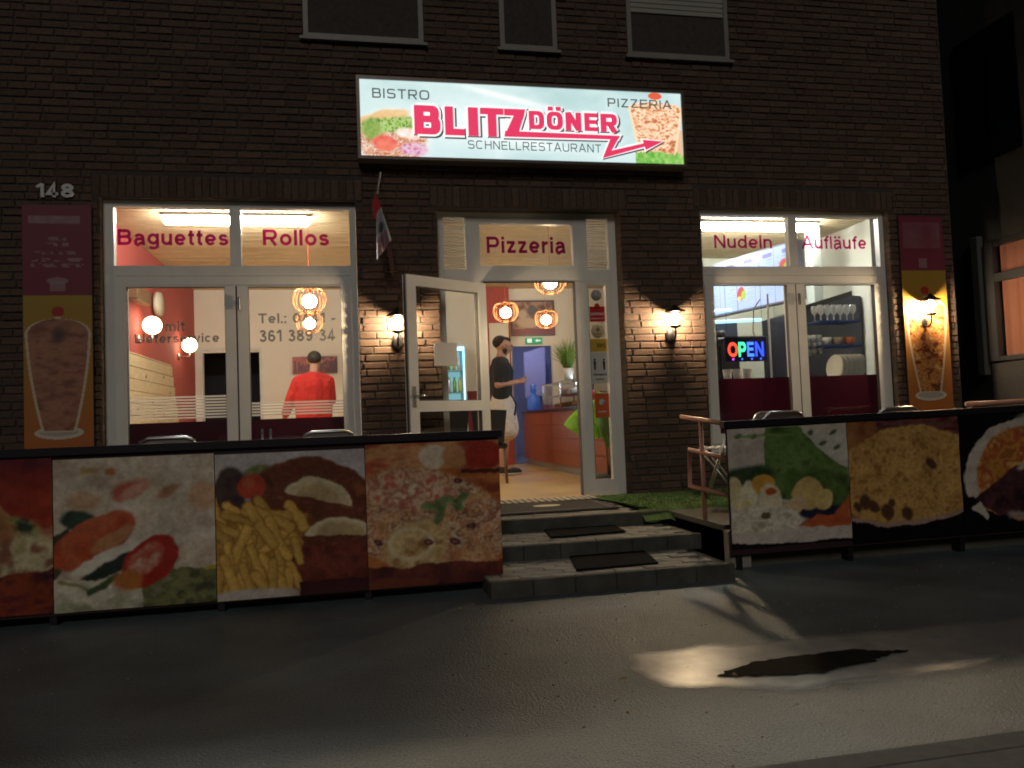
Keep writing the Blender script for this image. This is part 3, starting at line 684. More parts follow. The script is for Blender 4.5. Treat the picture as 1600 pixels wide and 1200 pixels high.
hd=MB(); hd.tube([(H+D*(WD-.05)-n3*.03+Vector((0,0,1.0)))[:],(hp+Vector((0,0,1.0)))[:],(hp-D*.11+Vector((0,0,1.0)))[:]],.009); leafbox(hd,WD-.065,WD-.035,.90,1.08,-.036,-.0305); sub(hd,'door_handle',chrome,DL)

# upper windows
vd=mat('dark_room_curtain',(.006,.007,.012),.9)
upF=mat('dimmed_white_frame',(.24,.23,.20),.5,ns=10,na=.1)  # white frames darkened in colour for the weaker light upstairs
for i,h in enumerate(UP):
    f=MB(); a,b,c,d=h; frame_ring(f,a,b,c,d,.045,-.012,.03)
    W=bpart(f,'window',upF,label=['wide dark upstairs window above the left end of the sign','narrow dark upstairs window above the sign','upstairs window with its roller shutter partly down'][i])
    p=MB(); p.box(a+.045,b-.045,.010,.013,c+.045,d-.045); sub(p,'glass_pane',mat('dark_glass',(.004,.006,.012),.08),W)
    s=MB(); s.box(a-.03,b+.03,-.05,-.013,c-.03,c-.002); sub(s,'sill',upF,W)
    if i==2:
        shm=mat('roller_shutter',(.34,.33,.29),.6); zz=4.745
        while zz<d-.05:
            q=MB(); q.box(a+.046,b-.046,-.008,.004,zz,zz+.046,.004); q.build('shutter_slat',shm,W); zz+=.05
# house number
num=mat('pale_number_metal',(.62,.61,.60),.5,.0)
hn=empty('house_number',(-2.42,-.02,2.85),0,'pale metal house number 148 on the brick above the left poster','house number')
for ch,a,b in (('1',-2.575,-2.515),('4',-2.50,-2.405),('8',-2.385,-2.285)):
    o=letters(ch,a,b,2.785,2.90,-.022,num,hn,bold=.21,name='numeral'); sd=o.modifiers.new('s','SOLIDIFY'); sd.thickness=.012; o.location=(2.42,.02,-2.85)

# ================================================================== NEIGHBOUR
nb=empty('neighbour_building',(6.9,0,ZS),0,'dark neighbouring house wing with an orange curtained window at the right edge','building')
def npart(mb,name,m,par=None,**kw):
    o=mb.build(name,m,par or nb,**kw)
    if par is None: o.location=(-6.9,0,-ZS)
    return o
dk=mat('dark_render_wall',(.035,.033,.034),.9,ns=5,na=.2,bs=60,bst=.4)
s_=MB()
NH=[(-1.9,.22,1.20,2.50)]
for a,b,c,d in rects_minus(-12,2.0,ZS,7.2,NH): s_.box(6.9,7.2,a,b,c,d)
s_.box(6.29,6.899,1.9,2.0,ZS,7.2); npart(s_,'wall',dk)
f=MB()
for a in ((.10,.22,1.2,2.5),(-1.9,-1.8,1.2,2.5)): f.box(6.86,6.93,a[0],a[1],a[2],a[3])
f.box(6.87,6.93,-1.8,.10,1.2,1.25); f.box(6.87,6.93,-1.8,.10,2.45,2.5); f.box(6.865,6.93,-1.8,.10,2.06,2.15)
W=npart(f,'window',mat('dark_frame',(.03,.03,.035),.5))
p=MB(); p.box(6.905,6.908,-1.8,.1,1.25,2.45); sub(p,'glass_pane',G_pane,W)
cu=MB(); vs=[];fs=[]
for i in range(61):
    y=-1.8+1.9*i/60; x=6.96+.015*math.sin(i*1.3); vs+= [(x,y,1.2),(x,y,2.5)]
for i in range(60): fs.append((2*i,2*i+1,2*i+3,2*i+2))
cu.add(vs,fs,True); sub(cu,'curtain',mat('orange_lit_curtain',(.22,.08,.05),.8,emit=(.70,.22,.13),es=.07),W)
p=MB(); p.box(6.82,6.898,.25,.36,1.05,2.6,.01); q=npart(p,'window_surround',mat('grey_surround',(.10,.10,.09),.8))
for a in ((3.40,3.95,-.35,.48),):
    p=MB(); p.box(6.88,6.899,a[2],a[3],a[0],a[1]+.9); npart(p,'window',mat('dark_glass',(.004,.006,.012),.08))

# ================================================================== INTERIOR
yi=.31
f=MB(); f.box(-2.5,6.25,yi-.1,6.2,-.05,0); f.box(.87,2.5,.06,.21,-.05,-.001); struct('shop_floor',f,floorM)
f=MB(); f.box(-2.5,6.25,yi,6.2,3.075,3.15); cl=struct('ceiling',f,woodpale)
f=MB(); y=yi+.01
rs=random.Random(9)
while y<6.2:
    f.box(-2.5,6.25,y,y+.088,3.055-rs.uniform(0,.003),3.074,.004); y+=.1
f.build('ceiling_board',woodpale,cl,kind='stuff')
f=MB(); f.box(-2.56,-2.5,yi,6.3,0,3.1); struct('red_side_wall',f,red_wall)
f=MB()
for a,b,c,d in rects_minus(-2.5,6.25,0,3.1,[(-2.38,-1.5,-.1,2.03),(2.72,3.44,-.1,2.04)]): f.box(a,b,6.2,6.3,c,d)
struct('back_wall',f,white_wall)
f=MB(); f.box(2.26,2.67,6.05,6.198,0,3.07); struct('red_pilaster',f,red_wall)
f=MB(); f.box(.2,2.258,6.185,6.199,0,1.28); struct('red_wainscot',f,darkred)
f=MB(); f.box(6.25,6.27,yi,6.3,0,3.1); struct('kitchen_side_wall',f,mat('pale_tiles',(.66,.66,.58),.3))
f=MB(); f.box(-3.4,-.9,7.6,7.65,0,2.6); f.box(-3.4,-.9,6.31,7.6,2.5,2.6); struct('corridor_wall',f,mat('dark_corridor',(.03,.025,.04),.9))
f=MB(); f.box(-2.42,-2.385,6.16,6.199,0,2.07); f.box(-2.42,-1.46,6.16,6.199,2.071,2.11); f.box(-1.5,-1.46,6.16,6.199,0,2.07)
f.build('door_casing',pvc,None,label='white casing round the dark doorway beside the red wall',cat='door casing')
# blue back room
f=MB(); f.box(1.6,5.2,6.31,9.6,-.05,0); struct('back_room_floor',f,mat('grey_floor',(.2,.2,.22),.4))
f=MB(); f.box(1.6,5.2,9.6,9.65,0,2.9); f.box(1.55,1.6,6.31,9.6,0,2.9); f.box(5.2,5.25,6.31,9.6,0,2.9); f.box(1.6,5.2,6.31,9.6,2.85,2.9); struct('back_room_wall',f,mat('blue_grey_wall',(.5,.52,.62),.8))
t_=empty('blue_ceiling_lamp',(3.3,7.6,2.7),0,'blue glowing lamp in the room beyond the far doorway','lamp')
b_=MB(); b_.box(-.5,.5,-.1,.1,-.03,0,.01); b_.build('diffuser',mat('blue_glow',(.1,.2,1),.5,emit=(.55,.60,1.),es=24),t_)
b_=MB(); b_.box(-.52,.52,-.12,.12,.001,.15); b_.build('housing',pvc,t_)
b_=MB(); b_.prism([(3.42,1.2),(3.85,1.25),(3.87,2.25),(3.42,2.12)],8.45,8.50); b_.build('hanging_sheet',mat('lilac_sheet',(.55,.5,.62),.8),None,label='pale lilac sheet hanging in the blue room beyond the doorway',cat='sheet')
for xx,zz,h_ in ((3.05,0,1.9),(4.05,0,2.0)):
    b_=MB(); b_.box(xx,xx+.18,9.0,9.3,0,h_,.01); b_.box(xx+.02,xx+.16,8.985,8.998,.2,h_-.15); b_.build('tall_cabinet',mat('blue_cabinet',(.30,.34,.48),.5),None,label='tall blue cabinet '+('left' if xx<3.5 else 'right')+' of the hanging lilac sheet in the back room',cat='cabinet',group='cabinets in the blue back room')
# picture above the doorway
pic=empty('framed_picture',(3.11,6.19,2.53),0,'large brown framed photo print hanging above the doorway','picture')
P=Paint(90,60,1.28,(.2,.12,.08)); P.tex(np.ones_like(P.U),[(.12,.06,.045),(.3,.17,.11),(.45,.30,.2),(.2,.08,.06)],4,3)
P.mix(P.ell(.45,.35,.35,.16,-8,.2),(.5,.36,.24)); P.mix(P.ell(1.0,.4,.25,.13,10,.2),(.46,.33,.22)); P.mix(P.ell(.62,.72,.13,.2,0,.2),(.12,.10,.10)); P.mix(P.box(0,1.28,0,.16),(.22,.05,.06)); P.mix(P.ell(.3,.62,.15,.13,0,.3),(.5,.4,.3))
P.sheet('print',-.36,.36,-.28,.28,-.021,printM,pic)
b_=MB(); frame_ring(b_,-.39,.39,-.31,.31,.03,-.035,0); b_.box(-.36,.36,-.018,-.002,-.28,.28); b_.build('frame',mat('brown_frame',(.12,.04,.02),.4),pic)
ex=empty('exit_sign',(3.11,6.185,2.13),0,'small green emergency exit sign above the doorway','exit sign')
b_=MB(); b_.box(-.15,.15,-.03,0,-.055,.055,.004); b_.build('housing',mat('exit_green',(.02,.25,.12),.5,emit=(.03,.45,.22),es=.35),ex)
b_=MB(); b_.box(-.12,-.04,-.034,-.031,-.035,.035); b_.prism([(.02,0),(.06,.03),(.06,.01),(.12,.01),(.12,-.01),(.06,-.01),(.06,-.03)],-.034,-.031); b_.build('pictogram',mat('exit_white',(.8,.8,.8),.5,emit=(.7,.9,.8),es=.5),ex)
b_=MB(); b_.prism([(2.30,1.0),(2.64,1.0),(2.64,2.43),(2.30,2.43)],6.03,6.045); po=b_.build('wall_poster',mat('cream_poster',(.72,.66,.52),.6),None,label='tall cream poster on the red pilaster behind the standing man',cat='poster')
b_=MB(); b_.prism([(2.42,2.05),(2.56,2.05),(2.545,2.15),(2.49,2.19),(2.43,2.15)],6.026,6.029); b_.build('yellow_motif',mat('yellow_ink',(.6,.4,.08),.6),po)
# red and black canvas left room
cv=empty('canvas_print',(-.62,6.18,1.79),0,'red and black canvas picture on the white wall behind the man in red','picture')
P=Paint(110,44,2.6,(.35,.10,.08)); P.tex(np.ones_like(P.U),[(.5,.12,.09),(.4,.12,.1),(.25,.06,.07)],3,8); rs=random.Random(2)
for i in range(22):
    x=.1+i*.115; P.mix(P.box(x,x+rs.uniform(.04,.1),.1,rs.uniform(.35,.8)),(.10,.05,.07))
P.mix(P.box(1.5,2.6,.0,1.0)*(P.noise(9,4)>.5),(.12,.07,.1))
P.sheet('print',-.36,.36,-.14,.14,-.018,printM,cv); b_=MB(); b_.box(-.36,.36,-.016,.018,-.14,.14); b_.build('canvas_stretcher',blackM,cv)
# pine cladding slab on left wall with boards
pc=empty('pine_cladding',(-2.44,.35,0),0,'pale knotty pine cladding with slanted end on the red side wall','wall cladding')
zz=.0; i=0
while zz<1.70:
    z1=min(zz+.138,1.70); yend=4.35-.0+ (1.7-zz)*.5 
    b_=MB(); b_.box(-.058,-.030+random.uniform(0,.004),0,yend-.35,zz,z1-.004,.002); b_.build('board',woodpale,pc); zz+=.14; i+=1
kn=mat('knot',(.18,.09,.04),.6)
rs=random.Random(5)
for (y_,z_) in [(3.0,1.45),(3.3,1.15),(3.9,1.5),(2.6,1.05),(3.9,1.0),(3.35,.98),(4.25,1.3),(2.9,.8)]:
    b_=MB(); b_.lathe([(.022,0),(.022,.0015)],(-.0255,y_-.35,z_),10,'x'); b_.build('knot',kn,pc)
b_=MB(); b_.box(-2.49,-2.38,2.35,2.95,2.30,2.46,.01); b_.build('wall_box',mat('brown_box',(.16,.09,.04),.6,ns=9,na=.3),None,label='brown wooden box high on the red wall',cat='box')
b_=MB(); b_.lathe([(.01,-.02),(.15,-.02),(.16,0),(.15,.05),(.01,.06)],(-2.45,3.55,2.42),20,'x'); b_.build('round_speaker',mat('cream_plastic',(.6,.55,.42),.5),None,label='round cream speaker high on the red wall beside the brown box',cat='speaker')
def globe(y,z,lab):
    t=empty('wall_globe_lamp',(-2.5,y,z),0,lab,'lamp','globe lamps on the red wall')
    b_=MB(); b_.ball((.16,0,0),.108,3); b_.build('globe',globeE,t)
    b_=MB(); b_.lathe([(.05,0),(.05,.02)],(0,0,-.16),12,'x'); b_.tube([(.01,0,-.16),(.16,0,-.17),(.16,0,-.12)],.012); b_.build('bracket',alu,t)
globe(2.80,2.05,'glowing round wall lamp nearer the window on the red wall'); globe(4.96,2.03,'glowing round wall lamp farther back on the red wall beside the corner')
# tube lights
def tubelight(x0,x1,lab):
    t=empty('fluorescent_light',((x0+x1)/2,1.45,3.05),0,lab,'ceiling light','fluorescent ceiling lights')
    h=(x1-x0)/2
    b_=MB(); b_.box(-h,h,-.05,.05,-.03,.0); b_.build('housing',pvc,t)
    b_=MB(); b_.lathe([(.012,-h+.02),(.045,-h+.05),(.045,h-.05),(.012,h-.02)],(0,0,-.075),12,'x'); b_.build('diffuser',tubeE,t)
tubelight(-1.92,-.40,'long fluorescent ceiling light behind the left shop window'); tubelight(4.10,5.66,'long fluorescent ceiling light behind the right shop window')
# pendants
def pendant_mesh():
    a=MB(); n_=20
    for i in range(n_):
        q=2*PI*i/n_; pts=[]
        for k_ in range(11):
            t=k_/10; ang=PI*(.10+.78*t); r_=.19*math.sin(ang)**.75; z_=.16*math.cos(ang)+.02*(1 if t<.2 else 0)*0
            if t<.15: z_-=.02
            pts.append((r_*math.cos(q),r_*math.sin(q),z_))
        a.tube(pts,.0042,4)
    for r_,z_ in ((.055,.135),(.07,-.150)):
        a.tube([(r_*math.cos(2*PI*i/20),r_*math.sin(2*PI*i/20),z_) for i in range(20)],.006,5,closed=True)
    return a
def pendant(x,y,z,lab,cord=copper):
    t=empty('pendant_lamp',(x,y,z),0,lab,'pendant lamp','copper wire pendant lamps')
    o=bpy.data.objects.new('lamp_shade',PM); link(o,t)
    b_=MB(); b_.ball((0,0,-.02),(.085,.085,.082),2); b_.build('bulb',bulbE,t)
    b_=MB(); b_.tube([(0,0,.08),(0,0,3.05-z)],.004,5); b_.lathe([(.02,.05),(.025,.11),(.008,.13)],(0,0,0),8); b_.build('cord',cord,t)
    return t
PM=pendant_mesh().mesh('lamp_shade',copper)
redc=mat('red_cord',(.5,.05,.03),.6)
pendant(-.47,2.0,2.22,'glowing copper wire pendant with red cord, larger one seen through the Rollos window',redc)
pendant(-.59,4.2,2.25,'glowing copper wire pendant farther back in the room behind the red-cord pendant')
pendant(2.24,4.2,2.37,'glowing copper wire pendant left of the picture, above the man in black')
pendant(2.27,1.6,2.36,'glowing copper wire pendant cut by the top of the open doorway')
pendant(3.13,5.3,2.40,'small glowing copper wire pendant farthest back in front of the brown picture')
# counter
ct=empty('shop_counter',(2.84,0,0),0,'long red brown panelled counter with black top running back into the shop','counter')
b_=MB(); b_.box(0,.7,1.4,6.0,.10,.86); b_.build('carcass',counterM,ct)
for i in range(4):
    for a,b in ((1.4,4.02),(4.03,5.98)):
        b_=MB(); b_.box(-.014,-.001,a,b-.004,.11+i*.187,.11+(i+1)*.187-.007,.003); b_.build('panel_board',counterM,ct)
b_=MB(); b_.box(-.04,.74,1.36,6.02,.86,.90,.004); b_.build('worktop',mat('black_worktop',(.02,.02,.022),.2),ct)
b_=MB(); b_.box(.03,.68,1.42,5.98,.0,.099); b_.build('plinth',mat('brushed_plinth',(.38,.36,.32),.35,.5),ct)
dc=empty('glass_display_case',(2.90,2.7,.9),0,'lit glass food display case standing on the counter','display case')
b_=MB()
for x in (0,.5):
    for y in (0,1.05,2.1): b_.box(x,x+.018,y,y+.018,0,.38)
for z_ in (.0,.37):
    b_.box(.018,.5,.001,.017,z_,z_+.016); b_.box(.018,.5,2.101,2.117,z_,z_+.016); b_.box(.001,.017,.018,2.1,z_,z_+.016); b_.box(.501,.517,.018,2.1,z_,z_+.016)
b_.build('steel_frame',chrome,dc)
for a in ((.004,.008,.02,2.1,.016,.37),(.02,.5,.004,.008,.016,.37),(.02,.5,.02,2.1,.388,.392)): b_=MB(); b_.box(*a); b_.build('glass_pane',G_clear,dc)
b_=MB(); b_.box(.05,.47,.05,2.05,.19,.20); b_.build('shelf',alu,dc)
b_=MB(); b_.tube([(.25,.1,.35),(.25,1.0,.35)],.018,8); b_.build('case_lamp',mat('cool_strip',(1,1,1),.5,emit=(.85,.93,1),es=22),dc)
foodm=[mat('bread_crust',(.5,.3,.12),.7),mat('white_tub',(.7,.7,.66),.5),mat('lettuce',(.2,.35,.08),.7)]
rs=random.Random(3)
for i in range(9):
    b_=MB(); yy=.15+i*.21; 
    if i%3==1: b_.lathe([(.06,0),(.075,.08),(.07,.085)],(.2,yy,.2),12)
    else: b_.ball((.22,yy,.05),(.12,.08,.05),2)
    b_.build('food',foodm[i%3],dc)
# items on counter
b_=MB(); b_.lathe([(.075,0),(.075,.005),(.08,.10),(.082,.20),(.075,.205)],(2.95,2.42,.9),16); b_.build('red_canister',mat('red_plastic',(.5,.03,.02),.4),None,label='red cylindrical canister on the counter near the door frame',cat='canister')
b_=MB(); b_.lathe([(.10,0),(.11,.03),(.11,.18),(.04,.28),(.03,.30),(.05,.31),(.05,.42),(.03,.43)],(2.90,5.45,.9),14); b_.build('water_bottle',mat('blue_bottle',(.05,.15,.6),.2,emit=(.05,.15,.6),es=.15),None,label='blue translucent bottle at the far end of the counter',cat='bottle')
for i in range(4):
    b_=MB(); b_.box(2.86+.02*i,2.93+.02*i,1.75+.16*i,1.85+.16*i,.9,.96+.01*(i%2),.006); b_.build('napkin_box',foodm[1],None,label=['nearest','second','third','farthest'][i]+' small white napkin box of the row along the counter edge before the display case',cat='box',group='small white boxes on the counter')
# grass plant in white pot on the case
gp=empty('potted_grass_plant',(2.98,3.55,1.29),0,'green grass plant in a white pot standing on the display case','plant')
b_=MB(); b_.lathe([(.055,0),(.085,.17),(.078,.17),(.07,.155)],(0,0,0),16); b_.build('pot',mat('white_ceramic',(.75,.74,.68),.3),gp)
b_=MB(); rs=random.Random(8)
for i in range(260):
    q=rs.uniform(0,6.28); rr=rs.uniform(.02,.24); h=rs.uniform(.25,.50)*(1-.5*rr/.24*.6); x0,y0_=.05*math.cos(q)*rs.random(),.05*math.sin(q)*rs.random()
    pts=[(x0,y0_,.15),(x0+rr*.35*math.cos(q),y0_+rr*.35*math.sin(q),.15+h*.6),(x0+rr*math.cos(q),y0_+rr*math.sin(q),.15+h)]
    b_.tube(pts,[.004,.0035,.0008],3)
b_.build('grass_blades',mat('grass_green',(.20,.33,.05),.6,ns=3,na=.3),gp,kind='stuff')
# big leaf plant
bp_=empty('leafy_plant',(2.60,.75,.05),0,'tall plant with large bright green leaves in a dark bowl behind the sidelight','plant')
b_=MB(); b_.lathe([(.05,0),(.12,.03),(.15,.09),(.14,.10),(.12,.08)],(0,0,0),18); b_.build('pot',mat('dark_bowl',(.05,.04,.035),.5),bp_)
b_=MB(); b_.lathe([(.10,-.05),(.10,-.001)],(0,0,0),14); b_.build('saucer',mat('grey_saucer',(.2,.2,.2),.5),bp_)
b_=MB(); b_.tube([(0,0,.05),(-.01,0,.3),(-.02,0,.52)],.013); b_.tube([(.02,0,.05),(.03,.0,.4),(.06,0,.7)],.010); b_.tube([(-.02,0,.05),(.06,.0,.3),(.12,0,.45)],.009); b_.build('stem',mat('plant_stem',(.25,.16,.08),.7),bp_)
def leaf(base,tip,wid,nrm,m,par,curl=.05):
    base,tip=Vector(base),Vector(tip); d_=tip-base; s=d_.cross(Vector(nrm)).normalized(); nn=s.cross(d_).normalized(); vs=[];fs=[]; n_=12
    for i in range(n_+1):
        t=i/n_; w_=wid*math.sin(PI*min(1,t**.75))**.8 if 0<t<1 else .004; c=base+d_*t+nn*(curl*math.sin(PI*t))
        for k_ in (-1,-.5,0,.5,1): vs.append(tuple(c+s*w_*k_+nn*(-.12*abs(k_)*w_+.004*math.sin(i*4)*abs(k_))))
    for i in range(n_):
        for k_ in range(4): a=i*5+k_; fs.append((a,a+1,a+6,a+5))
    b_=MB(); b_.add(vs,fs,True); o=b_.build('leaf',m,par); so2=o.modifiers.new('s','SOLIDIFY'); so2.thickness=.0015; return o
lg=mat('bright_leaf',(.38,.80,.05),.45,ns=6,na=.15); ld=mat('dark_leaf',(.16,.34,.08),.5,ns=6,na=.2)
leaf((.02,0,.66),(-.46,.0,.64),.19,(0,-1,.3),lg,bp_)
leaf((-.02,0,.50),(-.10,-.06,.98),.13,(0,-1,.1),lg,bp_)
leaf((.06,0,.70),(.16,0,1.05),.10,(0,-1,0),lg,bp_); leaf((0,-.05,.78),(-.03,-.10,.38),.115,(0,-1,0),ld,bp_); leaf((.1,0,.45),(.30,.05,.7),.1,(0,-1,.2),ld,bp_)
# drinks fridge
fr=empty('drinks_fridge',(1.5,5.85,0),0,'tall drinks fridge with cyan lit interior seen through the door glass','fridge')
b_=MB(); b_.box(-.32,.32,.28,.32,0,2.05); b_.box(-.32,-.29,-.25,.279,0,2.05); b_.box(.29,.32,-.25,.279,0,2.05); b_.box(-.289,.289,-.25,.279,2.0,2.05); b_.box(-.289,.289,-.25,.279,0,.35); b_.build('cabinet',mat('fridge_white',(.7,.72,.74),.3),fr)
cy_=mat('cyan_strip',(.5,.9,1),.5,emit=(.30,.75,1.0),es=4)
for a in ((-.288,-.27,-.26,-.251,.36,1.99),(.27,.288,-.26,-.251,.36,1.99),(-.269,.269,-.26,-.251,1.93,1.99)): b_=MB(); b_.box(*a); b_.build('light_strip',cy_,fr)
gcan=[mat('green_can',(.2,.4,.08),.3,.3),mat('yellow_can',(.6,.5,.1),.3,.3),mat('silver_can',(.5,.55,.6),.3,.6)]
for s_i,zs_ in enumerate((.45,.85,1.25,1.62)):
    b_=MB(); b_.box(-.285,.285,-.2,.275,zs_-.012,zs_); b_.build('shelf',alu,fr)
    if s_i in (1,2,3):
        for k_ in range(6):
            b_=MB(); b_.lathe([(.03,0),(.033,.02),(.033,.16),(.016,.21),(.016,.25)],(-.22+k_*.088,-.14,zs_),10); b_.build('bottle',gcan[(k_+s_i)%3],fr)
b_=MB(); b_.box(-.28,.28,.262,.268,.84,1.95); b_.build('back_panel',mat('fridge_glow',(.6,.8,.85),.4,emit=(.35,.75,.85),es=.55),fr)
b_=MB(); b_.box(-.269,.269,-.257,-.253,.36,.83); b_.build('lower_panel',mat('cyan_panel',(.2,.55,.65),.3,emit=(.12,.5,.62),es=.6),fr)
b_=MB(); b_.lathe([(.035,0),(.035,.16),(.013,.22),(.013,.30)],(1.42,5.8,2.052),12); b_.build('bottle',mat('dark_bottle',(.02,.04,.02),.2),None,label='dark bottle standing on top of the drinks fridge',cat='bottle')

# menu board
a=Vector((4.85,.60,0)); d_=(Vector((4.22,3.4,0))-a); Lb=d_.length; an=math.atan2(d_.y,d_.x)
mb_=empty('menu_lightbox',(a.x,a.y,1.98),an,'long backlit menu board with columns of small print above the kitchen','menu board')
P=Paint(330,66,Lb/.62,(.50,.66,1.0)); rs=random.Random(6); asp=Lb/.62
for i in range(9):
    x=i*asp/9; P.mix(P.box(x,x+.02,0,1),(.35,.30,.62)); P.mix(P.box(x+.06,x+.3,.86,.93),(.3,.3,.6))
    for j in range(14):
        if rs.random()<.85: yy=.80-j*.055; P.mix(P.box(x+.05,x+.05+rs.uniform(.12,.30),yy,yy+.018),(.42,.48,.72)); P.mix(P.box(x+.38,x+.43,yy,yy+.018),(.42,.48,.72))
for cx,cyy in ((.28,.62),(1.45,.3),(2.6,.6),(3.6,.35)):
    P.mix(P.ell(cx,cyy,.11,.13,20,.3,.3,3),(.55,.12,.10)); P.mix(P.ell(cx-.08,cyy-.03,.07,.09,0,.3,.3,5),(.45,.6,.12)); P.mix(P.ell(cx+.05,cyy-.08,.06,.04,0,.3),(.8,.65,.3))
o=P.sheet('print',0,Lb,0,.62,.0,mat('backlit_menu',(.5,.5,.5),.3,attr='col',aemit=.80),mb_); 
for v in o.data.vertices: v.co.y=.062
o.data.flip_normals()
b_=MB(); b_.box(-.02,Lb+.02,-.06,.06,-.02,-.001); b_.box(-.02,Lb+.02,-.06,.06,.621,.64); b_.box(-.02,-.001,-.06,.06,0,.62); b_.box(Lb+.001,Lb+.02,-.06,.06,0,.62); b_.box(0,Lb,-.06,.05,0,.62); b_.build('housing',mat('lightbox_frame',(.5,.55,.7),.4),mb_)
# kitchen back: dark partition/extractor, pale upper wall
f=MB(); f.box(4.3,6.24,3.6,3.65,0,3.05); struct('kitchen_wall',f,mat('pale_green_wall',(.55,.57,.47),.6,ns=2,na=.05))
hd=empty('extractor_hood',(5.62,1.5,0),0,'dark extractor hood and splashback behind the plates','extractor hood')
b_=MB(); b_.prism([(-.25,.6),(.61,.6),(.61,2.14),(.45,2.15),(-.25,1.95)],0,.9); b_.build('hood_body',mat('dark_blue_steel',(.045,.05,.07),.45,.3,ns=4,na=.3),hd)
b_=MB(); b_.prism([(-.27,1.94),(.47,2.14),(.47,2.20),(-.27,2.00)],-.03,-.001); b_.build('hood_lip',darkmetal,hd)
f=MB(); f.box(3.6,5.3,2.95,3.0,.0,2.02); f.build('steel_cabinet',mat('dark_steel',(.05,.06,.09),.35,.5),None,label='dark steel kitchen cabinet behind the open sign',cat='cabinet')
for i,(za,lab) in enumerate(((1.62,'upper'),(1.80,'lower'))):
    f=MB(); f.tube([(3.6,1.6+i*.4,za+.2),(4.7,1.2+i*.4,za+.2)],.02,8); f.build('cold_strip_light',mat('cyan_tube',(1,1,1),.5,emit=(.35,.75,1),es=1.6),None,label=['nearer','farther'][i]+' thin cyan strip light under the menu board',cat='strip light',group='cyan strip lights over the food counter')
b_=MB(); b_.box(5.66,5.78,1.6,1.75,0,3.05); b_.build('white_pipe_duct',mat('white_duct',(.42,.46,.43),.4),None,label='white vertical duct behind the word Aufläufe',cat='duct')
b_=MB(); b_.tube([(4.36,.45,1.0),(4.36,.45,2.0)],.012,8); b_.build('white_pole',pvc,None,label='thin white pole beside the mullion of the right window',cat='pole')
b_=MB(); b_.tube([(4.30,.5,1.95),(4.22,.5,1.85),(4.20,.5,1.6),(4.24,.5,1.5),(4.33,.5,1.47)],.007,6); b_.build('hanging_cable',mat('beige_cable',(.4,.36,.28),.6),None,label='beige cable hanging in a loop beside the white pole',cat='cable')
# inner window sill ledge
f=MB(); f.box(3.45,5.5,.20,.62,1.02,1.05); f.build('window_ledge',mat('ledge_steel',(.3,.3,.3),.4,.3),None,label='inner ledge behind the right window carrying plates and cups',cat='ledge')
# OPEN sign
os_=empty('led_open_sign',(3.98,.26,1.395),0,'LED open sign with red, green and blue letters in the right window','open sign')
b_=MB(); b_.box(-.235,.235,.0,.02,-.125,.125,.004); b_.build('panel',mat('led_panel',(.012,.014,.05),.4),os_)
b_=MB(); b_.box(-.24,.24,-.006,.022,.127,.137); b_.build('top_rail',alu,os_)
def ledm(n_,c,s): return mat(n_,(0,0,0),.5,emit=c,es=s)
for ch,a_,b2,c,s in (('O',-.205,-.095,(1,.05,.02),3.2),('P',-.085,-.005,(.05,1,.35),2.6),('E',.01,.085,(.05,.16,1),2.6),('N',.10,.195,(.02,.05,1),3.2)):
    letters(ch,a_,b2,-.075,.075,-.006,ledm('led_'+ch,c,s),os_,bold=.20,name='letter')
for i,(xx,c) in enumerate(((-.15,(.7,.05,1)),(-.05,(.05,.1,1)),(.06,(.05,.1,1)),(.16,(.03,.1,1)))):
    b_=MB(); b_.ball((xx,-.004,-.10),(.012,.004,.012),1); b_.build('led',ledm('led_blue%d'%i,c,2.5),os_)
b_=MB(); b_.tube([(-.2,.01,.13),(-.2,.01,.9)],.002,4); b_.tube([(.2,.01,.13),(.2,.01,.9)],.002,4); b_.build('hanging_wire',darkmetal,os_)
# plates
plm=mat('white_porcelain',(.88,.88,.82),.25)
pm=MB().lathe([(.01,0),(.09,0),(.135,.010),(.14,.012),(.135,.0125),(.09,.005),(.01,.006)],(0,0,0),28,'x').mesh('plate',plm)
for i in range(6):
    o=bpy.data.objects.new('plate',pm); o.location=(5.10+i*.056,.42,1.055+.137); o.rotation_euler=(0,R(-7),R(184)); link(o)
    tag(o,['leftmost','second','third','fourth','fifth','rightmost'][i]+' white plate of the upright row in the right window','plate','white plates standing upright in the right window')
# shelves with glasses
for i,z_ in enumerate((1.71,1.44)):
    f=MB(); f.box(4.96-.0,5.47,.45,.72,z_-.02,z_); f.build('wall_shelf',mat('blue_shelf',(.03,.05,.22),.4),None,label=['upper blue shelf carrying the glasses','lower blue shelf above the plates'][i]+' in the right window',cat='shelf',group='blue shelves in the right window')
gm=MB().lathe([(.032,0),(.032,.004),(.005,.008),(.005,.07),(.03,.10),(.036,.14),(.030,.175),(.028,.175),(.034,.14),(.028,.102),(.002,.076)],(0,0,0),12).mesh('wine_glass',mat('glass_ware',(.75,.77,.75),.12,spec=1.,emit=(1,1,1),es=0))
MATS['glass_ware'].node_tree.nodes['Principled BSDF'].inputs['Alpha'].default_value=.45
for i in range(6):
    for j in range(2):
        o=bpy.data.objects.new('wine_glass',gm); o.location=(5.02+i*.08,.52+j*.11,1.711); link(o)
        tag(o,['first','second','third','fourth','fifth','sixth'][i]+' wine glass from the left in the '+('front','back')[j]+' row on the upper blue shelf','glass','wine glasses on the upper shelf')
cm=MB().lathe([(.02,0),(.03,.02),(.032,.06),(.028,.06),(.026,.02)],(0,0,0),12).mesh('tumbler',MATS['glass_ware'])
